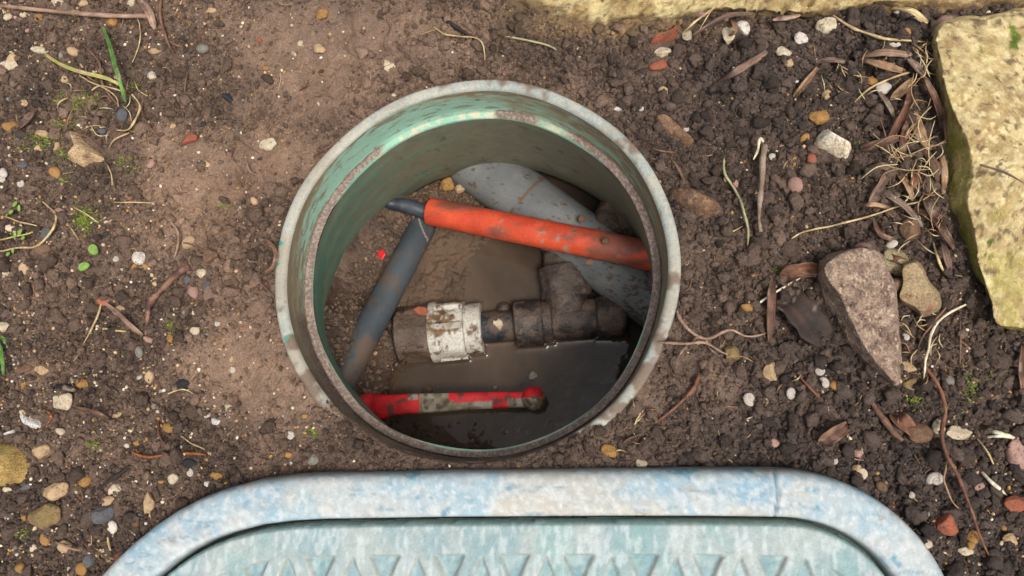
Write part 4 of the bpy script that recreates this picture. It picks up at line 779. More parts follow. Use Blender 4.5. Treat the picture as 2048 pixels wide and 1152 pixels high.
# ------------------------------------------------------------------ loose stones
pal = {
 'cream': (lin(218, 204, 176), lin(186, 166, 138), lin(120, 98, 76)), 'white': (lin(226, 218, 208), lin(196, 182, 168), lin(130, 108, 92)), 'tan': (lin(202, 172, 134), lin(170, 140, 106), lin(130, 104, 78)),
 'ochre': (lin(178, 136, 76), lin(146, 104, 60), lin(104, 78, 52)), 'brown': (lin(126, 96, 74), lin(100, 76, 60), lin(146, 118, 92)), 'slate': (lin(104, 104, 108), lin(84, 82, 86), lin(120, 112, 108)),
 'black': (lin(34, 34, 38), lin(48, 46, 50), lin(66, 60, 58)), 'brick': (lin(168, 96, 70), lin(140, 82, 62), lin(124, 88, 72)), 'pink': (lin(186, 150, 136), lin(156, 120, 106), lin(120, 90, 78)),
 'chalk': (lin(238, 236, 230), lin(216, 212, 206), lin(180, 170, 160)), 'mossy': (lin(192, 162, 100), lin(170, 138, 84), lin(150, 144, 76)), 'grey': (lin(150, 144, 132), lin(124, 118, 108), lin(104, 96, 86)), 'palerock': (lin(250, 240, 218), lin(240, 222, 192), lin(206, 178, 142)), 'olive': (lin(150, 126, 82), lin(118, 98, 66), lin(90, 74, 56)),
}
SM_ = {k: plain_mat('stone_'+k, v[0], v[1], 170, v[2], .72, .4, .0014, 700) for k, v in pal.items()}
PM_ = {k: plain_mat('pebble_'+k, v[0], v[1], 260, v[2], .6, .4, .0003, 1400, rnd=.18) for k, v in pal.items()}
def stone(px, py, wpx, hpx, rot, key, label, seed, cat='stone', name='stone', sub=4, rough=.16, facets=9, up=.28, thick=.55):
    p = P(px, py, 0); z = hz(p[0], p[1]); p = P(px, py, z); w_, h_ = wpx*PX*1.02/2, hpx*PX*1.04/2; t = min(w_, h_)*thick*1.3
    V, Fq = rock_shape(sub, seed, rough, facets, 1.5, (1, 1, 1)); V = V/np.abs(V).max(0); V = V*np.array([w_, h_, t]); V = V@rotm(random.uniform(-.15, .15), random.uniform(-.15, .15), R(rot)).T
    o = add(name, V+np.array([p[0], p[1], z+t*up]), Fq, SM_[key], smooth=True); return tag(o, label, cat)
for i, (px, py, w_, h_, rt, key, lb) in enumerate(STONES): stone(px, py, w_, h_, rt, key, lb, 200+i, sub=4 if w_ > 26 else 3, rough=.14+.08*(key in ('cream', 'olive', 'tan')), up=.5)
def shaped(name, base, zb, zt, key, label, seed, edge=.004, amp=.0006, ppow=.7, tilt=(0, 0), sm=4):
    c_ = pal[key]; o = relief(name, base, None, zb, zt, M['rock'], rockcol(c_[0], c_[1], c_[2], 150, seed, .15), res=.0005, amp=amp, f=260, edge=edge, seed=seed, ppow=ppow, tilt=tilt, sm=sm); return tag(o, label, 'stone')
def gz(px, py): p = P(px, py, -.006); return hz(p[0], p[1])
def shp(name, base, h, key, label, seed, **kw):
    cx = sum(p[0] for p in base)/len(base); cy = sum(p[1] for p in base)/len(base); z = gz(cx, cy); return shaped(name, base, z-.002, z+h, key, label, seed, **kw)
shp('stone', [(142, 262), (162, 268), (172, 282), (186, 296), (206, 316), (190, 324), (160, 331), (140, 318), (152, 300), (148, 282)], .006, 'tan', 'pointed tan stone shaped like an arrow, left of the pit', 301)
shp('stone', [(1643, 262), (1660, 270), (1698, 292), (1703, 306), (1690, 326), (1671, 321), (1650, 306), (1632, 292), (1634, 276)], .012, 'palerock', 'big white block stone on dark soil right of the pit', 302, edge=.006)
shp('stone', [(-14, 890), (25, 886), (47, 892), (62, 910), (67, 936), (52, 962), (22, 976), (-14, 974)], .014, 'mossy', 'big round ochre stone with green tint at the left edge', 303, edge=.008)
shp('stone', [(44, 828), (58, 824), (70, 832), (84, 840), (92, 852), (80, 860), (64, 858), (50, 848)], .004, 'chalk', 'bright white crumbly chalk piece, the larger of two at lower left', 304, edge=.003)
shp('stone', [(4, 866), (16, 862), (24, 858), (34, 856), (32, 866), (18, 871)], .003, 'chalk', 'bright white chalk sliver, the smaller of two at lower left', 305, edge=.002)
shp('stone', [(424, 836), (434, 832), (445, 840), (438, 852), (428, 852)], .003, 'chalk', 'small bright white fragment on soil left of the pit', 306, edge=.002)
shp('brick_fragment', [(1298, 82), (1312, 72), (1335, 66), (1340, 54), (1356, 58), (1360, 72), (1344, 84), (1322, 88), (1300, 92)], .008, 'brick', 'orange brick fragment below the sandstone edging', 307, edge=.004)
shp('flat_clod', [(1335, 380), (1372, 374), (1408, 388), (1440, 410), (1446, 432), (1420, 440), (1380, 432), (1345, 412)], .010, 'brown', 'flat brown stony clod right of the box rim', 308, edge=.006, amp=.0014)
shp('flat_clod', [(1304, 238), (1322, 232), (1342, 238), (1368, 262), (1390, 282), (1372, 290), (1336, 284), (1314, 262)], .007, 'brown', 'curved brown flake of stone upper right of the rim', 309, edge=.003, amp=.0010)
# two small things lying on the fitting and chips in the pit
def chip(name, pts, z, key, label, cat, th_=.0014):
    Q = PA(pts, z); n = len(Q); c_ = Q.mean(0); V = np.vstack([Q+[0, 0, -th_], c_+(Q-c_)*1.0, c_+(Q-c_)*.8+[0, 0, th_*.5], [c_+[0, 0, th_*.7]]])
    Fc = [tuple(range(n))[::-1]]+[(k_*n+i, k_*n+(i+1) % n, (k_+1)*n+(i+1) % n, (k_+1)*n+i) for k_ in range(2) for i in range(n)]+[(2*n+i, 2*n+(i+1) % n, 3*n) for i in range(n)]
    o = add(name, V, Fc, SM_[key] if isinstance(key, str) else key, smooth=False); return tag(o, label, cat)
PAINT = plain_mat('red_paint_flake', lin(214, 20, 30), lin(190, 24, 30), 200, None, .35, .5, .0001)
chip('stone_chip', [(986, 640), (992, 642), (997, 636), (1004, 642), (1006, 650), (999, 662), (994, 655), (986, 648)], AZ+.0136, 'cream', 'small pale stone chip lying on the black pipe stub', 'stone chip')
chip('brick_chip', [(826, 618), (836, 612), (850, 614), (858, 624), (850, 632), (834, 629)], AZ+.0222, 'brick', 'small red brick chip lying on the muddy black nut', 'brick chip')
chip('paint_flake', [(757, 500), (764, 496), (771, 508), (764, 521), (755, 512)], mudz(763, 508, .002), PAINT, 'bright red paint flake lying on the mud in the pit', 'paint flake', .0004)
chip('stone_chip', [(1172, 520), (1182, 518), (1188, 524), (1180, 532), (1170, 528)], -.094, 'brown', 'tiny brown lump of dirt stuck on the orange conduit', 'stone chip')
for i, (px, py, z, s, key, lb) in enumerate([(1163, 438, -.112, 18, 'brown', 'small brown lump on the grey drain pipe above the conduit'), (1212, 482, -.086, 16, 'brown', 'dark dirt lump sitting on the orange conduit'), (920, 378, mudz(920, 378, .003), 24, 'tan', 'pale stone under the box wall above the conduit end'),
        (897, 368, mudz(897, 368, .004), 34, 'ochre', 'ochre stone under the box wall near the conduit end'), (1065, 752, -.1515, 24, 'grey', 'pale pebble poking out of the water above the ball end'), (990, 775, -.1515, 10, 'grey', 'tiny stone breaking the water above the handle'), (855, 780, -.1515, 22, 'brown', 'dark lump in the water just above the handle')]):
    p = P(px, py, z); V, Fq = rock_shape(3, 400+i, .2, 7, 1.5, (1, .9, .7)); V = V*s*.5*(CAMLOC[2]-z)/F; tag(add('pebble', V+p, Fq, SM_[key]), lb, 'pebble')

# ------------------------------------------------------------------ countable pebbles (300 largest as things, the rest as gravel)
def peb_dens(px, py):
    d = .30+.9*sstep(560, 60, px)*(.5+.5*sstep(300, 1000, py))+.5*sstep(1600, 2000, px)*sstep(500, 900, py)+.5*gau(px, py, 120, 60, 200, 90)+.7*gau(px, py, 560, 880, 150, 60)
    return np.clip(d*(.5+.5*noise2(px/50., py/50., 13)), .03, 1)*(1-.7*sstep(560, 700, px)*sstep(1500, 1300, px))
PK = ['tan', 'ochre', 'cream', 'brown', 'slate', 'white', 'pink', 'black', 'olive', 'grey', 'brick']; PWT = np.array([.24, .20, .12, .16, .07, .06, .06, .02, .02, .04, .01])
CN = dict(tan='tan', ochre='ochre', cream='cream', brown='brown', slate='slate grey', white='white', pink='pinkish', black='black', olive='olive', grey='grey', brick='brick red')
LM = [((px, py), lb) for px, py, w_, h_, rt, key, lb in STONES]+[((955, 560), 'round green box rim'), ((1720, 620), 'large pointed stone'), ((1667, 294), 'big white block stone'), ((1840, 590), 'smooth tan stone'), ((170, 298), 'arrow shaped tan stone'), ((1970, 340), 'big sandstone slab'), ((1420, 345), 'curved greenish stalk'), ((28, 930), 'big ochre stone'), ((1600, 640), 'large dark wet leaf')]
USED = set()
def near_label(kind, px, py):
    cand = sorted((math.hypot(px-a, py-b) if l != 'round green box rim' else abs(math.hypot(px-a, py-b)-400)+60, l, a, b) for (a, b), l in LM if len(l.split()) <= 11); out = None
    for best in cand[:9]:
        dx, dy = px-best[2], py-best[3]; d_ = ('right of' if dx > 0 else 'left of') if abs(dx) > abs(dy) else ('below' if dy > 0 else 'above'); t = f'{kind} {d_} the {best[1]}'
        if len(t.split()) <= 16:
            out = out or t
            if t not in USED: USED.add(t); return t
    return out
protos = []
for k_ in range(10):
    V, Fq = rock_shape(3, 500+k_, .18, 7 if k_ % 2 else 3, 1.3, (1, random.uniform(.65, .9), .6)); protos.append((V*.5, Fq))
pmesh = {}
X, Y = scatter(300, peb_dens, rg=np.random.default_rng(5))
big_spots = [P(a[0], a[1], 0)[:2] for a in STONES]
REG = lambda px, py: ('left of the pit' if 330 < py < 800 else ('above the moss at the upper left' if py <= 330 else 'by the lower left corner')) if px < 620 else (('between the rim and the top edge' if py < 300 else 'between the rim and the cover frame') if px < 1330 else ('on the dark soil at the upper right' if py < 420 else ('on the dark soil right of the rim' if py < 750 else 'on the dark soil right of the cover frame')))
for i in range(len(X)):
    x_, y_ = X[i], Y[i]; px, py = proj(np.array([x_]), np.array([y_]), np.array([0.])); px, py = float(px[0]), float(py[0])
    if not (-8 < px < 2056 and -8 < py < 1160): continue
    key = np.random.default_rng(900+i).choice(PK, p=PWT/PWT.sum()); pi = i % 10; S = .0034*(3.2**(random.random()**1.8))
    mk = (key, pi)
    if mk not in pmesh: pmesh[mk] = mesh('pebble', protos[pi][0], protos[pi][1], PM_[key])
    o = bpy.data.objects.new('pebble', pmesh[mk]); COL.objects.link(o); o.location = (x_, y_, hz(x_, y_)+S*.12); o.scale = (S, S, S); o.rotation_euler = (random.uniform(-.4, .4), random.uniform(-.4, .4), random.uniform(0, 6.28))
    tag(o, near_label(f'{CN[key]} pebble', px, py), 'pebble', f'small {CN[key]} pebbles {REG(px, py)}')
X, Y = scatter(9000, peb_dens); n = len(X); S = .0009*(3.3**(RNG.random(n)**1.3)); cl_ = np.array([pal[k_][0] for k_ in PK]); pick = RNG.choice(len(PK), n, p=PWT/PWT.sum())
pc = cl_[pick]*RNG.uniform(.6, 1.15, n)[:, None]
o = merged('gravel', (X, Y, hzv(X, Y)+S*.18, S), [rock_shape(2, 600+k_, .2, 5) for k_ in range(5)], attr_mat('gravel_grit', .6, .4, 1400, .3, .0003), lambda idx: pc[idx]); tag(o, kind='stuff')
# crumbs and grit on the mud in the pit
def pit_pts(n, x0, x1, y0, y1):
    q = np.array([P(random.uniform(x0, x1), random.uniform(y0, y1), -.13)[:2] for _ in range(n)]); i = np.clip(((q[:, 0]-mx[0])/.0008).astype(int), 0, len(mx)-1); j = np.clip(((q[:, 1]-mx[0])/.0008).astype(int), 0, len(mx)-1); return q[:, 0], q[:, 1], MZ[j, i], wet[j, i]
X, Y, Z, W_ = pit_pts(4200, 600, 860, 400, 800); k_ = (W_ < .8) & (np.hypot(X, Y) < .120); X, Y, Z = X[k_], Y[k_], Z[k_]; S = .0014*(5.2**(RNG.random(len(X))**1.8))
pc = np.array(lin(104, 83, 67))*RNG.uniform(.6, 1.3, len(X))[:, None]; gsel = RNG.random(len(X)) < .02; pc[gsel] = np.array(lin(170, 140, 110))
o = merged('soil_crumbs', (X, Y, Z+S*.15, S), [clod_shape(2, 700+k2) for k2 in range(5)], M['mud'], lambda idx: pc[idx]); tag(o, kind='stuff')
X, Y, Z, W_ = pit_pts(500, 800, 1010, 350, 450); k_ = (np.hypot(X, Y) < .14); X, Y, Z = X[k_], Y[k_], Z[k_]; S = .002*(3.5**(RNG.random(len(X))**1.9)); pc = np.array(lin(110, 84, 60))*RNG.uniform(.6, 1.3, len(X))[:, None]
o = merged('soil_crumbs', (X, Y, Z+S*.15, S), [clod_shape(2, 710+k2) for k2 in range(5)], M['mud'], lambda idx: pc[idx]); tag(o, kind='stuff')

# ------------------------------------------------------------------ big clods as things
CL = [(1245, 60, 34), (1400, 250, 46), (1480, 175, 44), (1540, 195, 40), (1690, 175, 50), (1745, 240, 46), (1620, 175, 34), (1450, 120, 36), (1520, 100, 30), (1740, 75, 46), (1820, 60, 34), (1410, 480, 40), (1500, 520, 60), (1580, 500, 50), (1440, 560, 34),
      (470, 510, 42), (460, 470, 46), (500, 560, 50), (510, 430, 44), (560, 420, 34), (520, 610, 70), (60, 520, 36), (120, 490, 34), (1350, 130, 36), (1010, 105, 30), (1100, 90, 32), (890, 90, 34), (860, 80, 40), (1480, 740, 34), (1580, 700, 46), (1640, 870, 30), (2000, 720, 52), (1960, 700, 44), (1980, 640+60, 30), (1420, 360, 36),
      (105, 52, 44), (60, 78, 36), (180, 60, 30), (1395, 520, 40), (1540, 560, 36), (960, 120, 30)]
for i, (px, py, s) in enumerate(CL):
    p = P(px, py, 0); z = hz(p[0], p[1]); p = P(px, py, z); V, Fq = clod_shape(4, 800+i); V = V@rotm(0, 0, i*1.3).T; V = V*s*PX*.5*np.array([1, .9, .6]); V *= (1+.10*fbm3(V*1000/s*8, .35, 3, i))[:, None]; V += np.array([p[0], p[1], z+s*PX*.06])
    o = add('soil_clod', V, Fq, M['crumb'], cols=soil_col(V[:, 0], V[:, 1])*random.uniform(.85, 1.15)); rg = REG(px, py)
    tag(o, near_label('soil lump', px, py), 'soil clod', f'lumps of dark soil {rg}')

# ------------------------------------------------------------------ leaves, stalks, roots
def gpts(pts, lift=.001, arch=0):
    lift = lift+.0012
    out = []; n = len(pts)
    for i, q in enumerate(pts):
        p = P(q[0], q[1], 0); z = hz(p[0], p[1])+lift+arch*math.sin(math.pi*i/max(n-1, 1))+(q[2] if len(q) > 2 else 0)
        if i in (0, n-1) and n > 2 and lift < .0067: z -= lift*.9
        p = P(q[0], q[1], z); out.append(p)
    return out
KC = dict(straw=(lin(206, 184, 138), lin(170, 142, 102)), bright=(lin(232, 222, 196), lin(200, 184, 150)), root=(lin(134, 92, 70), lin(104, 68, 52)), redroot=(lin(136, 102, 84), lin(78, 52, 46)), green=(lin(112, 150, 72), lin(80, 122, 60)), lime=(lin(178, 176, 92), lin(190, 170, 110)),
          pinkish=(lin(168, 138, 118), lin(132, 104, 88)), dark=(lin(58, 46, 42), lin(42, 36, 36)), orange=(lin(190, 110, 50), lin(140, 80, 44)), brown=(lin(128, 96, 78), lin(100, 74, 60)), palegreen=(lin(176, 174, 134), lin(150, 140, 104)), tanleaf=(lin(176, 142, 108), lin(146, 112, 84)), darkleaf=(lin(66, 50, 42), lin(48, 38, 34)), rust=(lin(132, 90, 68), lin(104, 72, 56)), purple=(lin(128, 102, 88), lin(104, 82, 72)), greyleaf=(lin(150, 132, 116), lin(124, 104, 90)))
def stalk(pts, r, key, label, cat='stalk', name='stalk', lift=.0016, arch=0, group=None, jit=.2, parent=None, m=7):
    r = [x*PX for x in (r if hasattr(r, '__len__') else [r, r])]; q = spline(gpts(pts, lift, arch), 8); s = random.randint(0, 999)
    q = q+np.stack([fbm3(q, 60, 2, s), fbm3(q, 60, 2, s+1), .5*fbm3(q, 60, 2, s+2)], 1)*.0012*jit/.2
    rr_ = np.interp(np.linspace(0, 1, len(q)), np.linspace(0, 1, len(r)), r)*(1+.22*noise2(np.arange(len(q))*.45+s, np.zeros(len(q)), s)); V, Fc = tube(q, list(rr_), m, 1); c = vary(V, *KC[key], 180, -.3, .3, s)*(1+.3*fbm3(V, 500, 2, s+4))[:, None]
    o = add(name, V, Fc, M['stalk'], parent, c); return tag(o, label, cat, group) if not parent else o
def leaf(pts, wpx, key, label, cat='dead leaf', name='dead_leaf', lift=.003, arch=.002, curl=.8, twist=0, blunt=.5, group=None, th_=.00035, rag=.12):
    q = spline(gpts(pts, lift, arch), 10); n = len(q); s = random.randint(0, 999); k_ = 9; tt = np.linspace(0, 1, n); wd_ = wpx*PX*.5*(np.sin(math.pi*np.clip(tt*.96+.02, 0, 1))**blunt)*(1+rag*noise2(tt*9, tt*0+s, s))
    a_ = np.linspace(-1, 1, k_)
    def sec(i):
        w_ = max(wd_[i], 1e-4)
        if abs(curl) > .01: ang = a_*curl*1.2; x_ = np.sin(ang)/(1.2*abs(curl))*w_; z_ = (1-np.cos(ang))/(1.2*curl)*w_
        else: x_ = a_*w_; z_ = a_*0
        z_ = z_-np.exp(-(a_/.12)**2)*w_*.08
        tw = twist*(i/n-.5); X_ = x_*math.cos(tw)-z_*math.sin(tw); Z_ = x_*math.sin(tw)+z_*math.cos(tw)
        return np.concatenate([np.stack([X_, Z_+th_], 1), np.stack([X_, Z_-th_], 1)[::-1]])
    V, Fc = sweep(q, sec); V[:, 2] += .0006*fbm3(V, 150, 3, s); c = vary(V, *KC[key], 120, -.3, .3, s); ii = np.repeat(np.arange(n), 2*k_)/n; jj = np.tile(np.r_[a_, a_[::-1]], n); c = c*(1+.38*noise2(jj*5+s, ii*5, s))[:, None]*(1+.3*noise2(jj*14+s, ii*9, s+1))[:, None]*(1-.35*np.exp(-(jj/.10)**2))[:, None]
    g = sstep(.1, .35, fbm3(V, 260, 3, s+3))[:, None]*.6; c = c*(1-g)+c*.45*g; g = sstep(.25, .4, fbm3(V, 200, 3, s+8))[:, None]*.5; c = c*(1-g)+np.array(lin(170, 150, 130))*g
    return tag(add(name, V, Fc, M['stalk'], None, c), label, cat, group)
stalk([(-10, 11), (60, 18), (150, 27), (230, 31), (316, 33)], [3.5, 4.5, 5, 5, 5.5], 'pinkish', 'long straight dry twig at the top left corner', 'twig', 'dry_twig', .0045, jit=.08, m=9)
stalk([(320, -8), (322, 35), (330, 68), (338, 90), (352, 115)], [3.5, 3.2, 3, 2], 'brown', 'thin brown forked stalk right of the long dry stem', lift=.003)
stalk([(335, 80), (348, 88), (366, 94)], [2.4, 2.2, 1.6], 'brown', 'short side shoot at the fork of the brown stalk', lift=.002)
leaf([(207, 55), (218, 84), (229, 125), (240, 160), (252, 205)], 10, 'green', 'upright fresh green grass blade near the upper left', 'grass blade', 'grass_blade', .006, .010, .5, blunt=.35, rag=.03)
leaf([(90, 108), (120, 128), (160, 144), (215, 158), (262, 182)], 9, 'lime', 'yellowing grass blade reaching left from the green one', 'grass blade', 'grass_blade', .004, .004, .5, blunt=.35, rag=.03)
for i, (p_, r_w, k2, lb) in enumerate([
 ([(160, 86), (184, 105), (200, 128), (203, 165), (218, 190), (238, 212)], 2.4, 'brown', 'arched brown stalk left of the green blade'), ([(262, 182), (278, 210), (270, 240), (250, 262), (215, 256)], 2.4, 'straw', 'pale looping stalk below the green blade'),
 ([(158, 150), (185, 165), (212, 178), (232, 196), (236, 216)], 1.8, 'straw', 'thin pale stalk crossing the arched brown one'), ([(178, 188), (200, 172), (230, 178), (250, 182), (240, 165), (225, 160)], 2, 'straw', 'curled pale grass loop over the yellow blade'),
 ([(285, 195), (284, 225), (300, 255), (318, 280)], 2, 'brown', 'thin brown stalk right of the looping one'), ([(268, 165), (276, 180), (296, 192)], 1.5, 'straw', 'short curl right of the green blade base'), ([(140, 195), (118, 205), (112, 218)], 1.8, 'straw', 'short bent stalk in the moss'),
 ([(262, 262), (230, 278), (215, 300)], 2, 'straw', 'pale stalk reaching down to the arrow shaped stone'), ([(138, 275), (170, 270), (205, 298)], 1.6, 'brown', 'brown stalk across the arrow shaped stone'), ([(210, 320), (222, 345), (225, 370)], 1.4, 'straw', 'thin stalk below the arrow shaped stone'),
 ([(375, 145), (370, 170), (370, 200)], 1.8, 'brown', 'short upright brown rootlet on the smooth soil'), ([(270, 30), (281, 55), (280, 85), (262, 130)], 1.3, 'straw', 'thin stalk below the long dry stem'), ([(365, 0), (350, 30)], 1.6, 'straw', 'short straw at the top edge right of the forked stalk'),
 ([(868, 52), (892, 68), (925, 73), (955, 76), (969, 92), (971, 130)], 1.8, 'straw', 'thin bent straw on the soil above the pit'), ([(1008, 71), (1040, 78), (1100, 93), (1120, 106)], 2.2, 'palegreen', 'straight yellow green straw above the pit'),
 ([(1452, 308), (1448, 345), (1470, 378), (1485, 412), (1493, 460), (1493, 506)], 3, 'palegreen', 'curved greenish stalk right of the rim'), ([(1488, 450), (1466, 462), (1445, 468)], 1.5, 'straw', 'small side stalk of the greenish one'),
 ([(1518, 605), (1560, 578), (1642, 531)], 2.6, 'bright', 'bright white straw leaning over the rusty leaf'), ([(1516, 606), (1540, 590), (1580, 568)], 1.4, 'bright', 'thin pale sliver beside the bright white straw'),
 ([(1578, 480), (1605, 462), (1650, 455), (1705, 442), (1750, 430), (1800, 412), (1845, 400), (1880, 372)], 2, 'straw', 'long thin tan stalk curving across above the stones'), ([(1667, 31), (1700, 52), (1730, 67), (1782, 80), (1862, 84)], 3, 'straw', 'long curved tan stalk below the edging at right'),
 ([(1834, 144), (1795, 152), (1765, 163), (1735, 180), (1707, 208)], 2.2, 'straw', 'pale curved stalk left of the leaf pile'), ([(1452, -4), (1420, 20), (1390, 42), (1362, 66)], 2.4, 'straw', 'straw leaning over the edging stone'), ([(1440, 0), (1418, 30), (1400, 58)], 1.4, 'straw', 'thin straw beside the one leaning over the edging'),
 ([(1945, 602), (1903, 623), (1868, 655), (1856, 690), (1848, 730), (1846, 780)], 2.4, 'bright', 'pale forked root below the mossy side of the slab'), ([(1869, 484), (1880, 520), (1893, 552)], 2.4, 'straw', 'straw between the slab and the tan stone'), ([(1910, 575), (1890, 620), (1850, 670), (1838, 700)], 1.8, 'brown', 'thin brown root left of the pale forked one'),
 ([(1919, 630), (1920, 690), (1918, 735)], 1.6, 'brown', 'upright brown stalk below the slab corner'), ([(210, 585), (198, 620), (187, 645), (161, 703)], 2, 'straw', 'thin straw crossing the pink bark strip'), ([(208, 658), (253, 665)], 2.2, 'lime', 'short yellow green straw left of the red root'),
 ([(123, 429), (145, 460), (160, 484)], 1.8, 'straw', 'short straw right of the left seedlings'), ([(149, 413), (175, 430), (200, 446)], 1.6, 'straw', 'straw over the small moss cushion'), ([(229, 403), (302, 408)], 1.5, 'straw', 'short horizontal straw above the green leaves'),
 ([(7, 432), (45, 446), (83, 453)], 1.8, 'straw', 'straw at the left edge among seedlings'), ([(-4, 502), (40, 494), (75, 490), (104, 463), (112, 432), (98, 412), (83, 401)], 2.4, 'straw', 'long curved stalk around the left seedlings'), ([(0, 480), (50, 470), (85, 455)], 1.8, 'lime', 'greenish stem between the left seedlings'),
 ([(337, 437), (352, 455), (357, 478), (355, 495), (349, 513)], 2.6, 'pinkish', 'knobbly pink brown root above the red one'), ([(360, 484), (385, 488), (410, 500), (411, 460)], 1.5, 'brown', 'thin bent rootlet right of the knobbly root'), ([(264, 903), (288, 913), (316, 912), (340, 908)], 2.4, 'orange', 'orange dry grass piece at the lower left'),
 ([(366, 905), (388, 908), (412, 911)], 2.6, 'orange', 'orange dry grass piece, the right one of two at lower left'), ([(95, 820), (104, 832), (92, 850)], 2, 'orange', 'orange curled stalk right of the chalk'), ([(362, 872), (385, 885), (408, 898)], 1.3, 'straw', 'fine straw above the right orange grass piece'), ([(317, 838), (318, 870), (340, 897)], 2, 'root', 'brown rootlet above the orange grass'),
 ([(330, 790), (365, 780), (388, 790)], 1.2, 'straw', 'fine straw under the black charcoal'), ([(1963, 946), (1985, 968), (2015, 992)], 3.4, 'bright', 'bright split straw near the right edge, lower down'), ([(1976, 863), (2005, 868), (2040, 876)], 4, 'bright', 'bright white straw bundle at the right edge'), ([(1970, 872), (2000, 872), (2038, 880)], 2.4, 'bright', 'thin white straw under the bright bundle'),
 ([(1952, 876), (1975, 902), (1990, 935)], 1.6, 'straw', 'thin stalk left of the bright straw bundle'), ([(110, 1084), (140, 1095), (166, 1101)], 2.6, 'pinkish', 'pale forked twig at the bottom left'), ([(218, 1072), (224, 1100)], 2, 'straw', 'short twig near the frame at the bottom left'), ([(1280, 824), (1270, 850)], 2, 'straw', 'short straw stuck to the tiny snail shell below the rim'),
 ([(1278, 868), (1250, 885), (1244, 892)], 1.6, 'brown', 'short brown rootlet between rim and frame'), ([(1545, 585), (1534, 620), (1522, 632)], 1.8, 'brown', 'short twig left of the dark dead leaf'), ([(470, 272), (492, 290), (520, 308)], 1.6, 'brown', 'thin rootlet left of the white mottled stone'), ([(493, 318), (500, 340), (520, 352)], 1.8, 'pinkish', 'pale rootlet below the white mottled stone'),
 ([(590, 190), (612, 172), (618, 160)], 1.4, 'root', 'small root on the smooth soil above the hole'), ([(470, 292), (462, 315), (478, 330)], 1.5, 'root', 'root in the crack of the smooth soil'), ([(632, 310), (650, 296), (668, 290)], 1.8, 'brown', 'thin brown root touching the rim at the upper left'), ([(495, 547), (520, 565), (545, 590), (550, 605)], 1.5, 'brown', 'thin root reaching the rim at left'),
 ([(1340, 310), (1362, 345), (1372, 372)], 3, 'brown', 'dark twig beside the rim at the upper right'), ([(1350, 305), (1320, 300), (1300, 296)], 2, 'brown', 'rootlet touching the rim at the upper right'), ([(1960, 330), (2010, 345), (2048, 368)], 2.2, 'purple', 'brown stalk lying on top of the slab')]):
    slabtop = 'top of the slab' in lb
    stalk(p_, [r_w*.8, r_w, r_w, r_w*.5], k2, lb, 'root' if 'root' in lb else ('straw' if 'straw' in lb else 'stalk'), 'rootlet' if 'root' in lb else ('straw' if 'straw' in lb else 'stalk'), .026 if slabtop else (.016 if 'edging' in lb and 'lean' in lb or 'leaning over the edging' in lb else .0025), .002 if r_w > 1.5 else .001)
# branching roots
rt = empty('tree_root', P(1380, 680, -.01), 'thin branching pinkish root beside the right of the rim', 'root')
for b_, (p_, rr_) in enumerate([([(1355, 622), (1366, 645), (1383, 665), (1417, 678), (1459, 661), (1497, 675), (1542, 665)], [3, 3.4, 3, 2.6, 2.2, 1.6]), ([(1320, 684), (1348, 687), (1376, 687), (1410, 685), (1445, 703), (1494, 717)], [1.6, 2.6, 3, 2.6, 2, 1]), ([(1376, 687), (1362, 705), (1348, 725)], [2.6, 2.2, 1.6]), ([(1417, 678), (1400, 672), (1383, 686)], [2, 2.4, 2]), ([(1440, 668), (1442, 690), (1438, 700)], [1.6, 1.2, .8]), ([(1410, 686), (1425, 700), (1440, 712)], [1.6, 1.2, .8])]):
    stalk(p_, rr_, 'pinkish', None, name='root_branch', parent=rt, lift=.004, arch=.003)
vn = empty('vine', P(1890, 900, -.01), 'long reddish brown vine winding down the lower right', 'vine')
for p_, rr_, k2, nm in (([(1850, 735), (1868, 758), (1880, 782), (1890, 821), (1884, 845), (1883, 870), (1891, 908), (1905, 936), (1916, 958), (1931, 995), (1944, 1030), (1960, 1075), (1980, 1112)], [3.4, 3.6, 3.6, 3.8, 3.4, 3, 2.6, 1.6], 'root', 'main_stem'), ([(1892, 912), (1889, 940), (1886, 962), (1903, 1000), (1922, 1020)], [1.8, 1.6, 1.2], 'tanleaf', 'side_stem')):
    stalk(p_, rr_, k2, None, name=nm, parent=vn, lift=.004, arch=.003)
stalk([(1399, 752), (1390, 775), (1379, 788), (1350, 816), (1305, 850)], [4.5, 4.5, 3.8, 3, 1.6], 'root', 'reddish root slanting between the rim and the snail shells', 'root', 'rootlet', .003)
stalk([(368, 538), (350, 550), (333, 568), (318, 585), (306, 602), (297, 625), (291, 645), (290, 668)], [9, 8, 5.5, 6.5, 7, 5, 4, 3], 'redroot', 'thick dark red root piece left of the pit', 'root', 'root_piece', .003, jit=.5, m=12)
stalk([(885, 35), (915, 55), (948, 77)], [3, 5, 3], 'dark', 'black stick on the soil above the pit', 'stick', 'stick', .003)
stalk([(262, 932), (225, 958), (180, 986)], [5, 4, 3], 'dark', 'black splintered stick at the lower left', 'stick', 'stick', .003)
stalk([(1738, 795), (1762, 830), (1785, 862), (1808, 888)], [3, 6.5, 6, 3], 'brown', 'dark pointed stick at the lower right', 'stick', 'stick', .003)
stalk([(1597, 755), (1618, 776), (1640, 797)], [2, 2.6, 1.8], 'root', 'short brown stick among the snail shells', 'stick', 'stick', .003)
stalk([(1530, 290), (1524, 330), (1521, 400), (1519, 440), (1523, 464)], [6, 6, 5.5, 3.5, 4], 'greyleaf', 'long upright dry grey stalk right of the rim', 'stalk', 'dry_stalk', .006, m=10)
stalk([(1507, 320), (1516, 300), (1520, 278), (1527, 284)], [1, 3, 3.4, 3], 'bright', 'split pale tip of the upright grey stalk', 'stalk', 'dry_stalk', .009)
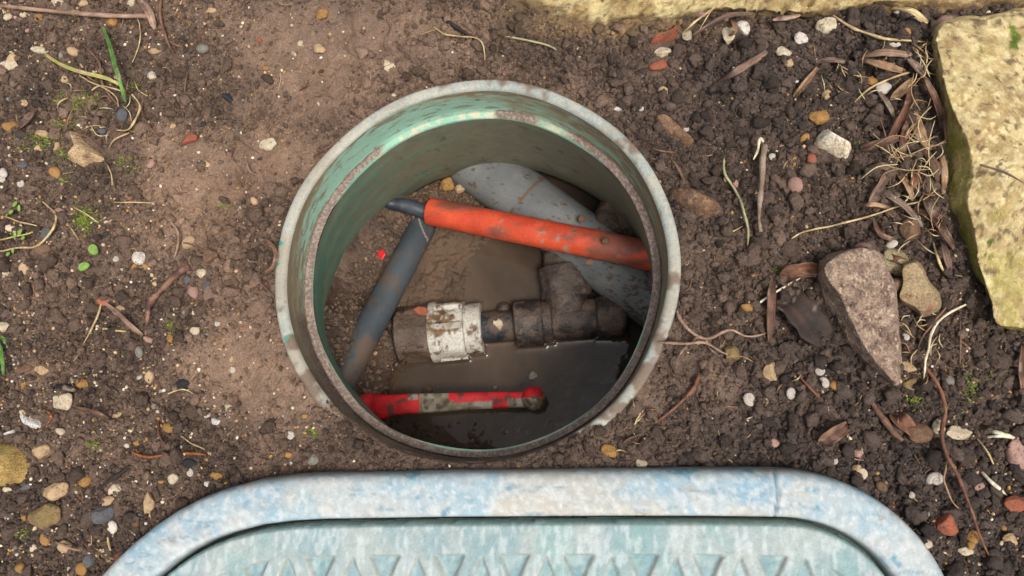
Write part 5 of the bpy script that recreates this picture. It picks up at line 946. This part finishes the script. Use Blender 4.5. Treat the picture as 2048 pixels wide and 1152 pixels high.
for a in [
 ([(1437, 162), (1470, 142), (1505, 122), (1545, 95)], 18, 'purple', 'narrow brown pointed leaf at the upper right, left of the stones'), ([(1587, 197), (1610, 168), (1638, 132)], 15, 'tanleaf', 'small tan lance shaped leaf left of the pile'),
 ([(1625, 127), (1660, 122), (1703, 128)], 15, 'purple', 'brown leaf just above the small tan one'), ([(1718, 122), (1760, 132), (1815, 148)], 22, 'tanleaf', 'tan curled leaf, lower of two at the top of the pile'), ([(1724, 112), (1770, 103), (1838, 112)], 20, 'pinkish', 'pinkish leaf, topmost on the pile'),
 ([(1783, 19), (1820, 24), (1855, 46)], 17, 'straw', 'pale curled leaf touching the edging stone'), ([(1853, 62), (1890, 42), (1934, 44)], 38, 'purple', 'broad brown leaf at the upper corner of the slab'), ([(1838, 142), (1856, 175), (1874, 215), (1884, 262)], 19, 'brown', 'long brown leaf hugging the slab'),
 ([(1886, 195), (1892, 235), (1894, 292)], 16, 'brown', 'narrow brown leaf pressed on the slab side'), ([(1828, 160), (1808, 178), (1782, 202)], 26, 'tanleaf', 'tan folded leaf in the middle of the pile'), ([(1822, 175), (1812, 215), (1782, 270), (1770, 285)], 22, 'rust', 'torn reddish brown leaf in the pile'), ([(1716, 300), (1745, 292), (1780, 282), (1808, 278)], 20, 'brown', 'brown leaf reaching left at the foot of the pile'),
 ([(1815, 240), (1808, 280), (1806, 322)], 18, 'rust', 'upright reddish leaf below the torn one'), ([(1828, 222), (1842, 262), (1862, 300)], 26, 'tanleaf', 'light brown leaf under the dry grass'), ([(1735, 420), (1752, 385), (1785, 340)], 20, 'purple', 'mauve brown curled leaf at the bottom of the pile'), ([(1765, 385), (1810, 415), (1845, 455)], 16, 'greyleaf', 'grey brown leaf running down to the brown stone'),
 ([(1812, 422), (1850, 428), (1895, 438)], 16, 'brown', 'brown leaf lying against the slab foot'), ([(1718, 410), (1745, 408), (1782, 416)], 12, 'tanleaf', 'small tan leaf tip above the brown stone'), ([(1868, 440), (1885, 465), (1905, 500)], 22, 'brown', 'brown leaf beside the slab above the straw'), ([(1882, 480), (1890, 510), (1900, 545)], 15, 'purple', 'thin leaf sliding between slab and tan stone'),
 ([(1845, 395), (1860, 420), (1870, 448)], 26, 'purple', 'crumpled dark leaf next to the slab'), ([(1546, 555), (1541, 610), (1537, 682)], 22, 'brown', 'rolled brown leaf standing left of the dark leaf'), ([(1562, 562), (1590, 545), (1640, 540)], 42, 'rust', 'rusty orange leaf under the bright white straw'), ([(1768, 515), (1790, 520), (1812, 528)], 22, 'rust', 'small rusty leaf over the flat pale stone'),
 ([(514, 481), (538, 485), (553, 508), (546, 535), (520, 553)], 12, 'brown', 'curved narrow leaf beside the left of the rim'), ([(203, 600), (235, 625), (260, 650), (286, 670)], 12, 'pinkish', 'pinkish bark strip left of the red root'), ([(278, 0), (300, 25), (312, 60)], 22, 'pinkish', 'pinkish leaf below the end of the long dry stem'),
 ([(42, 256), (58, 240), (78, 218)], 24, 'purple', 'purple brown leaf near the moss at left'), ([(1700, 505), (1730, 490), (1760, 512)], 16, 'purple', 'small brown leaf behind the top of the pointed stone'), ([(1785, 830), (1805, 845), (1828, 868)], 34, 'rust', 'crumpled brown leaf beside the dark pointed stick'), ([(1642, 885), (1665, 870), (1695, 850)], 34, 'brown', 'brown bark chip on the dark soil above the frame'),
 ([(1730, 345), (1765, 330), (1800, 350)], 18, 'purple', 'dull brown leaf lying across the lower part of the pile'), ([(1795, 345), (1815, 375), (1822, 402)], 18, 'tanleaf', 'short tan leaf hanging below the dry grass'), ([(1850, 300), (1872, 330), (1884, 372)], 22, 'brown', 'broad brown leaf squeezed between dry grass and slab'),
 ([(1752, 178), (1775, 210), (1788, 238)], 14, 'greyleaf', 'thin grey leaf left of the torn reddish one'), ([(1838, 335), (1828, 365), (1805, 385)], 18, 'rust', 'curled reddish leaf under the middle of the dry grass'), ([(1812, 120), (1832, 138), (1846, 160)], 22, 'greyleaf', 'crumpled grey leaf at the centre of the fan of leaves'), ([(1880, 300), (1890, 340), (1888, 390)], 16, 'tanleaf', 'tan leaf standing against the foot of the slab'), ([(1745, 440), (1760, 470), (1790, 480)], 14, 'brown', 'small brown leaf left of the brown angular stone'),
 ([(0, 680), (6, 715), (8, 760)], 9, 'green', 'green grass leaf at the left edge'), ([(0, 672), (10, 680), (18, 692)], 9, 'green', 'short green leaf tip at the left edge'), ([(150, 815), (190, 825), (225, 838)], 13, 'brown', 'flat dark brown bark sliver right of the round cream stone'), ([(1385, 72), (1450, 35), (1508, 28)], 12, 'purple', 'brown leaf lying along the foot of the edging'),
 ([(1545, 40), (1580, 34), (1600, 30)], 12, 'pinkish', 'pale leaf scrap at the foot of the edging'), ([(100, 770), (135, 776), (158, 784)], 12, 'dark', 'dark bark piece above the round cream stone'), ([(1452, 82), (1470, 62), (1462, 44)], 15, 'tanleaf', 'tan leaf scrap on the pale flint'), ([(1495, 545), (1508, 548), (1520, 548)], 12, 'rust', 'small reddish bark bit right of the rim'), ([(2044, 690), (2042, 740), (2046, 790)], 16, 'brown', 'brown stick like leaf at the right edge')]:
    lf = a[3]; gr = a[2] == 'green'
    leaf(a[0], a[1], a[2], lf, 'grass blade' if gr else ('bark' if 'bark' in lf else 'dead leaf'), 'grass_blade' if gr else ('bark_piece' if 'bark' in lf else 'dead_leaf'), .003 if 'edging' not in lf else .008, .003, random.choice([.9, 1.1, -.7, 1.2]), twist=random.uniform(-.8, .8))
leaf([(1552, 578), (1590, 612), (1625, 652), (1655, 682)], 66, 'darkleaf', 'large dark wet leaf lying left of the pointed stone', curl=.35, blunt=.4, rag=.2)
# small bright leaves of seedlings
GM = plain_mat('seedling_green', lin(140, 172, 84), lin(112, 148, 68), 300, None, .5, .4, .0002)
def seedling(leaves, label):
    e = empty('seedling', P(leaves[0][0], leaves[0][1], hz(*P(leaves[0][0], leaves[0][1], 0)[:2])), label, 'seedling')
    for px, py, w_, a_ in leaves:
        c_ = gpts([(px, py)], .004)[0]; n = 14; V = []; 
        for ring, k2 in ((1, 0), (.55, .0008)):
            for i in range(n):
                t = 2*math.pi*i/n; x_ = math.cos(t)*w_*PX*.5*ring; y_ = math.sin(t)*w_*PX*.30*ring*(1-.25*math.cos(t)); V.append(c_+[x_*math.cos(a_)-y_*math.sin(a_), x_*math.sin(a_)+y_*math.cos(a_), k2+.0012*math.cos(t)*ring])
        V.append(c_+[0, 0, .0009]); V = np.array(V); m0 = len(V); V = np.vstack([V, V-[0, 0, .0004]]); Fc = []
        for o_ in (0, m0): Fc += [(o_+i, o_+(i+1) % n, o_+n+(i+1) % n, o_+n+i) for i in range(n)]+[(o_+n+i, o_+n+(i+1) % n, o_+2*n) for i in range(n)]
        Fc += [(i, (i+1) % n, m0+(i+1) % n, m0+i) for i in range(n)]; add('leaf', V, Fc, GM, e)
seedling([(187, 500, 34, -.7), (168, 533, 32, .1)], 'pair of bright green oval leaves on bare soil left of the pit')
seedling([(30, 408, 18, .3), (22, 424, 18, .1), (38, 416, 14, 1.2), (14, 430, 10, 0)], 'tiny green seedling at the left edge, upper one')
seedling([(40, 464, 18, .5), (46, 476, 16, 0), (30, 470, 14, 1)], 'tiny green seedling at the left edge, middle one')
seedling([(16, 508, 16, 0), (26, 502, 12, .8)], 'tiny green seedling at the left edge, lowest one')
# moss (stuff)
MO = attr_mat('moss_green', .7, .3, 900, .25, 0)
Vs, Fs, Cs = [], [], []; off = 0
for cx, cy, sx_, sy_, n in [(150, 202, 40, 16, 300), (70, 268, 46, 8, 200), (130, 305, 26, 12, 180), (165, 438, 20, 20, 420), (60, 285, 40, 8, 100), (185, 175, 10, 8, 40), (262, 165, 10, 8, 50), (240, 320, 26, 16, 60), (110, 245, 30, 10, 90), (630, 866, 8, 8, 30), (185, 888, 14, 8, 60), (1725, 290, 14, 8, 40), (1765, 163, 18, 6, 50), (1940, 775, 16, 30, 110), (1992, 745, 14, 16, 50), (20, 1065, 20, 14, 70), (338, 650, 8, 18, 60), (1832, 800, 14, 8, 40), (320, 1100, 20, 10, 20), (1075, 208, 0, 0, 0), (120, 355, 20, 10, 30), (1560, 535, 12, 5, 30), (440, 405, 10, 8, 20)]:
    for i in range(n):
        px, py = cx+random.gauss(0, 1)*sx_*.6, cy+random.gauss(0, 1)*sy_*.6; p = P(px, py, 0); p = np.array([p[0], p[1], hz(p[0], p[1])+.0005]); a_ = random.uniform(0, 6.28); L = random.uniform(.0012, .0034); el = random.uniform(.1, .9); d_ = np.array([math.cos(a_)*math.cos(el), math.sin(a_)*math.cos(el), math.sin(el)]); s_ = np.array([-math.sin(a_), math.cos(a_), 0])*.0003
        Vs.append(np.array([p-s_, p+s_, p+d_*L*.6+s_*.9, p+d_*L, p+d_*L*.6-s_*.9, p-[0, 0, .0006]])); Fs += [(off, off+1, off+2, off+3, off+4), (off, off+4, off+5), (off+1, off+5, off+2)]; off += 6
        Cs.append(np.tile(np.array(random.choice([lin(120, 132, 44), lin(96, 120, 44), lin(142, 146, 60), lin(84, 100, 40)])), (6, 1)))
o = add('moss', np.concatenate(Vs), Fs, MO, cols=np.concatenate(Cs), loc=(0, 0, 0)); tag(o, kind='stuff')
# tangled dry grass beside the slab (stuff)
Vs, Fs, Cs = [], [], []; off = 0
def grass_tangle(cx, cy, sx_, sy_, n, L0, L1, zl):
    global off
    for i in range(n):
        px, py = cx+random.gauss(0, .6)*sx_, cy+random.gauss(0, .6)*sy_; a_ = random.uniform(0, 6.28); L = random.uniform(L0, L1); b_ = random.uniform(-1.6, 1.6)*(.75 if cx > 1800 or cx < 400 else .4)
        pts = [(px, py), (px+math.cos(a_)*L*.5, py+math.sin(a_)*L*.5), (px+math.cos(a_)*L*.5+math.cos(a_+b_)*L*.5, py+math.sin(a_)*L*.5+math.sin(a_+b_)*L*.5)]
        if any(q[0] > 1893 for q in pts): continue
        V, Fc = tube(gpts(pts, random.uniform(.002, zl), random.uniform(0, .004)), [.9*PX, 1.2*PX, .6*PX], 4, 5); Vs.append(V); Fs.extend([tuple(x+off for x in f) for f in Fc]); off += len(V); Cs.append(np.tile(np.array(random.choice([lin(206, 184, 138), lin(180, 150, 108), lin(160, 124, 92), lin(214, 198, 156)])), (len(V), 1)))
grass_tangle(1838, 300, 50, 90, 58, 30, 100, .010); grass_tangle(1850, 110, 30, 25, 26, 25, 60, .008); grass_tangle(1840, 420, 60, 50, 30, 20, 60, .006); grass_tangle(1700, 150, 90, 50, 22, 15, 45, .004); grass_tangle(1850, 680, 70, 60, 24, 20, 60, .004); grass_tangle(1930, 850, 100, 160, 30, 15, 50, .004); grass_tangle(210, 215, 50, 50, 14, 20, 60, .004); grass_tangle(1480, 760, 80, 60, 9, 12, 36, .003); grass_tangle(1290, 860, 60, 40, 7, 12, 36, .003)
o = add('dry_grass', np.concatenate(Vs), Fs, M['stalk'], cols=np.concatenate(Cs), loc=(0, 0, 0)); tag(o, kind='stuff')
# many fine rootlets and chaff in the soil (stuff)
Vs, Fs, Cs = [], [], []; off = 0
X, Y = scatter(420, lambda px, py: np.full(px.shape, .6))
for x_, y_ in zip(X, Y):
    a_ = random.uniform(0, 6.28); L = random.uniform(.003, .013); b_ = a_+random.uniform(-1, 1); q = [(x_, y_), (x_+math.cos(a_)*L/2, y_+math.sin(a_)*L/2), (x_+math.cos(a_)*L/2+math.cos(b_)*L/2, y_+math.sin(a_)*L/2+math.sin(b_)*L/2)]
    if any(math.hypot(*p) < .126 for p in q): continue
    V, Fc = tube([np.array([a, b, hz(a, b)+.0012]) for a, b in q], [.00018, .00028, .00014], 4, 4); Vs.append(V); Fs.extend([tuple(k2+off for k2 in f) for f in Fc]); off += len(V); Cs.append(np.tile(np.array(random.choice([lin(150, 116, 88), lin(110, 80, 62), lin(184, 158, 116), lin(90, 60, 50)])), (len(V), 1)))
o = add('fine_roots', np.concatenate(Vs), Fs, M['stalk'], cols=np.concatenate(Cs), loc=(0, 0, 0)); tag(o, kind='stuff')

# ------------------------------------------------------------------ snail shells
def snail_mesh():
    turns = 3.3; n = 130; pts = []; rad = []
    for i in range(n+1):
        t = i/n; a_ = t*turns*2*math.pi; g = math.exp((t-1)*2.3); pts.append((math.cos(a_)*g*.62, math.sin(a_)*g*.62, .50*(1-g)-.05)); rad.append(.33*g)
    a_ = np.arange(14)/14*2*math.pi; cs = np.stack([np.cos(a_), np.sin(a_)], 1); V, Fc = sweep(np.array(pts), lambda i: cs*rad[i]*(1+.03*math.sin(i*2.1)))
    t = np.repeat(np.linspace(0, 1, n+1), 14); th_ = np.tile(a_, n+1)
    band = np.exp(-((th_-1.1)/.28)**2)+.6*np.exp(-((th_-2.1)/.16)**2)+.25*(np.sin(t*260) > .5); c = np.array(lin(216, 206, 194))*(1-np.clip(band, 0, 1)[:, None]*.5)+np.array(lin(130, 104, 88))*np.clip(band, 0, 1)[:, None]*.5
    me_v = V/ (np.abs(V[:, :2]).max()); return mesh('snail_shell', me_v*.5, Fc, M['stalk'], c)
SN = snail_mesh()
for i, (px, py, s, lb) in enumerate(SNAILS):
    if s == 0: continue
    p = P(px, py, 0); z = hz(p[0], p[1]); p = P(px, py, z+.001); o = bpy.data.objects.new('snail_shell', SN); COL.objects.link(o); S = s*PX*1.05; o.location = (p[0], p[1], z+S*.18); o.scale = (S, S, S); o.rotation_euler = (random.uniform(-.5, .5), random.uniform(-.5, .5), random.uniform(0, 6.28)); tag(o, lb, 'snail shell', 'snail shells on the soil')
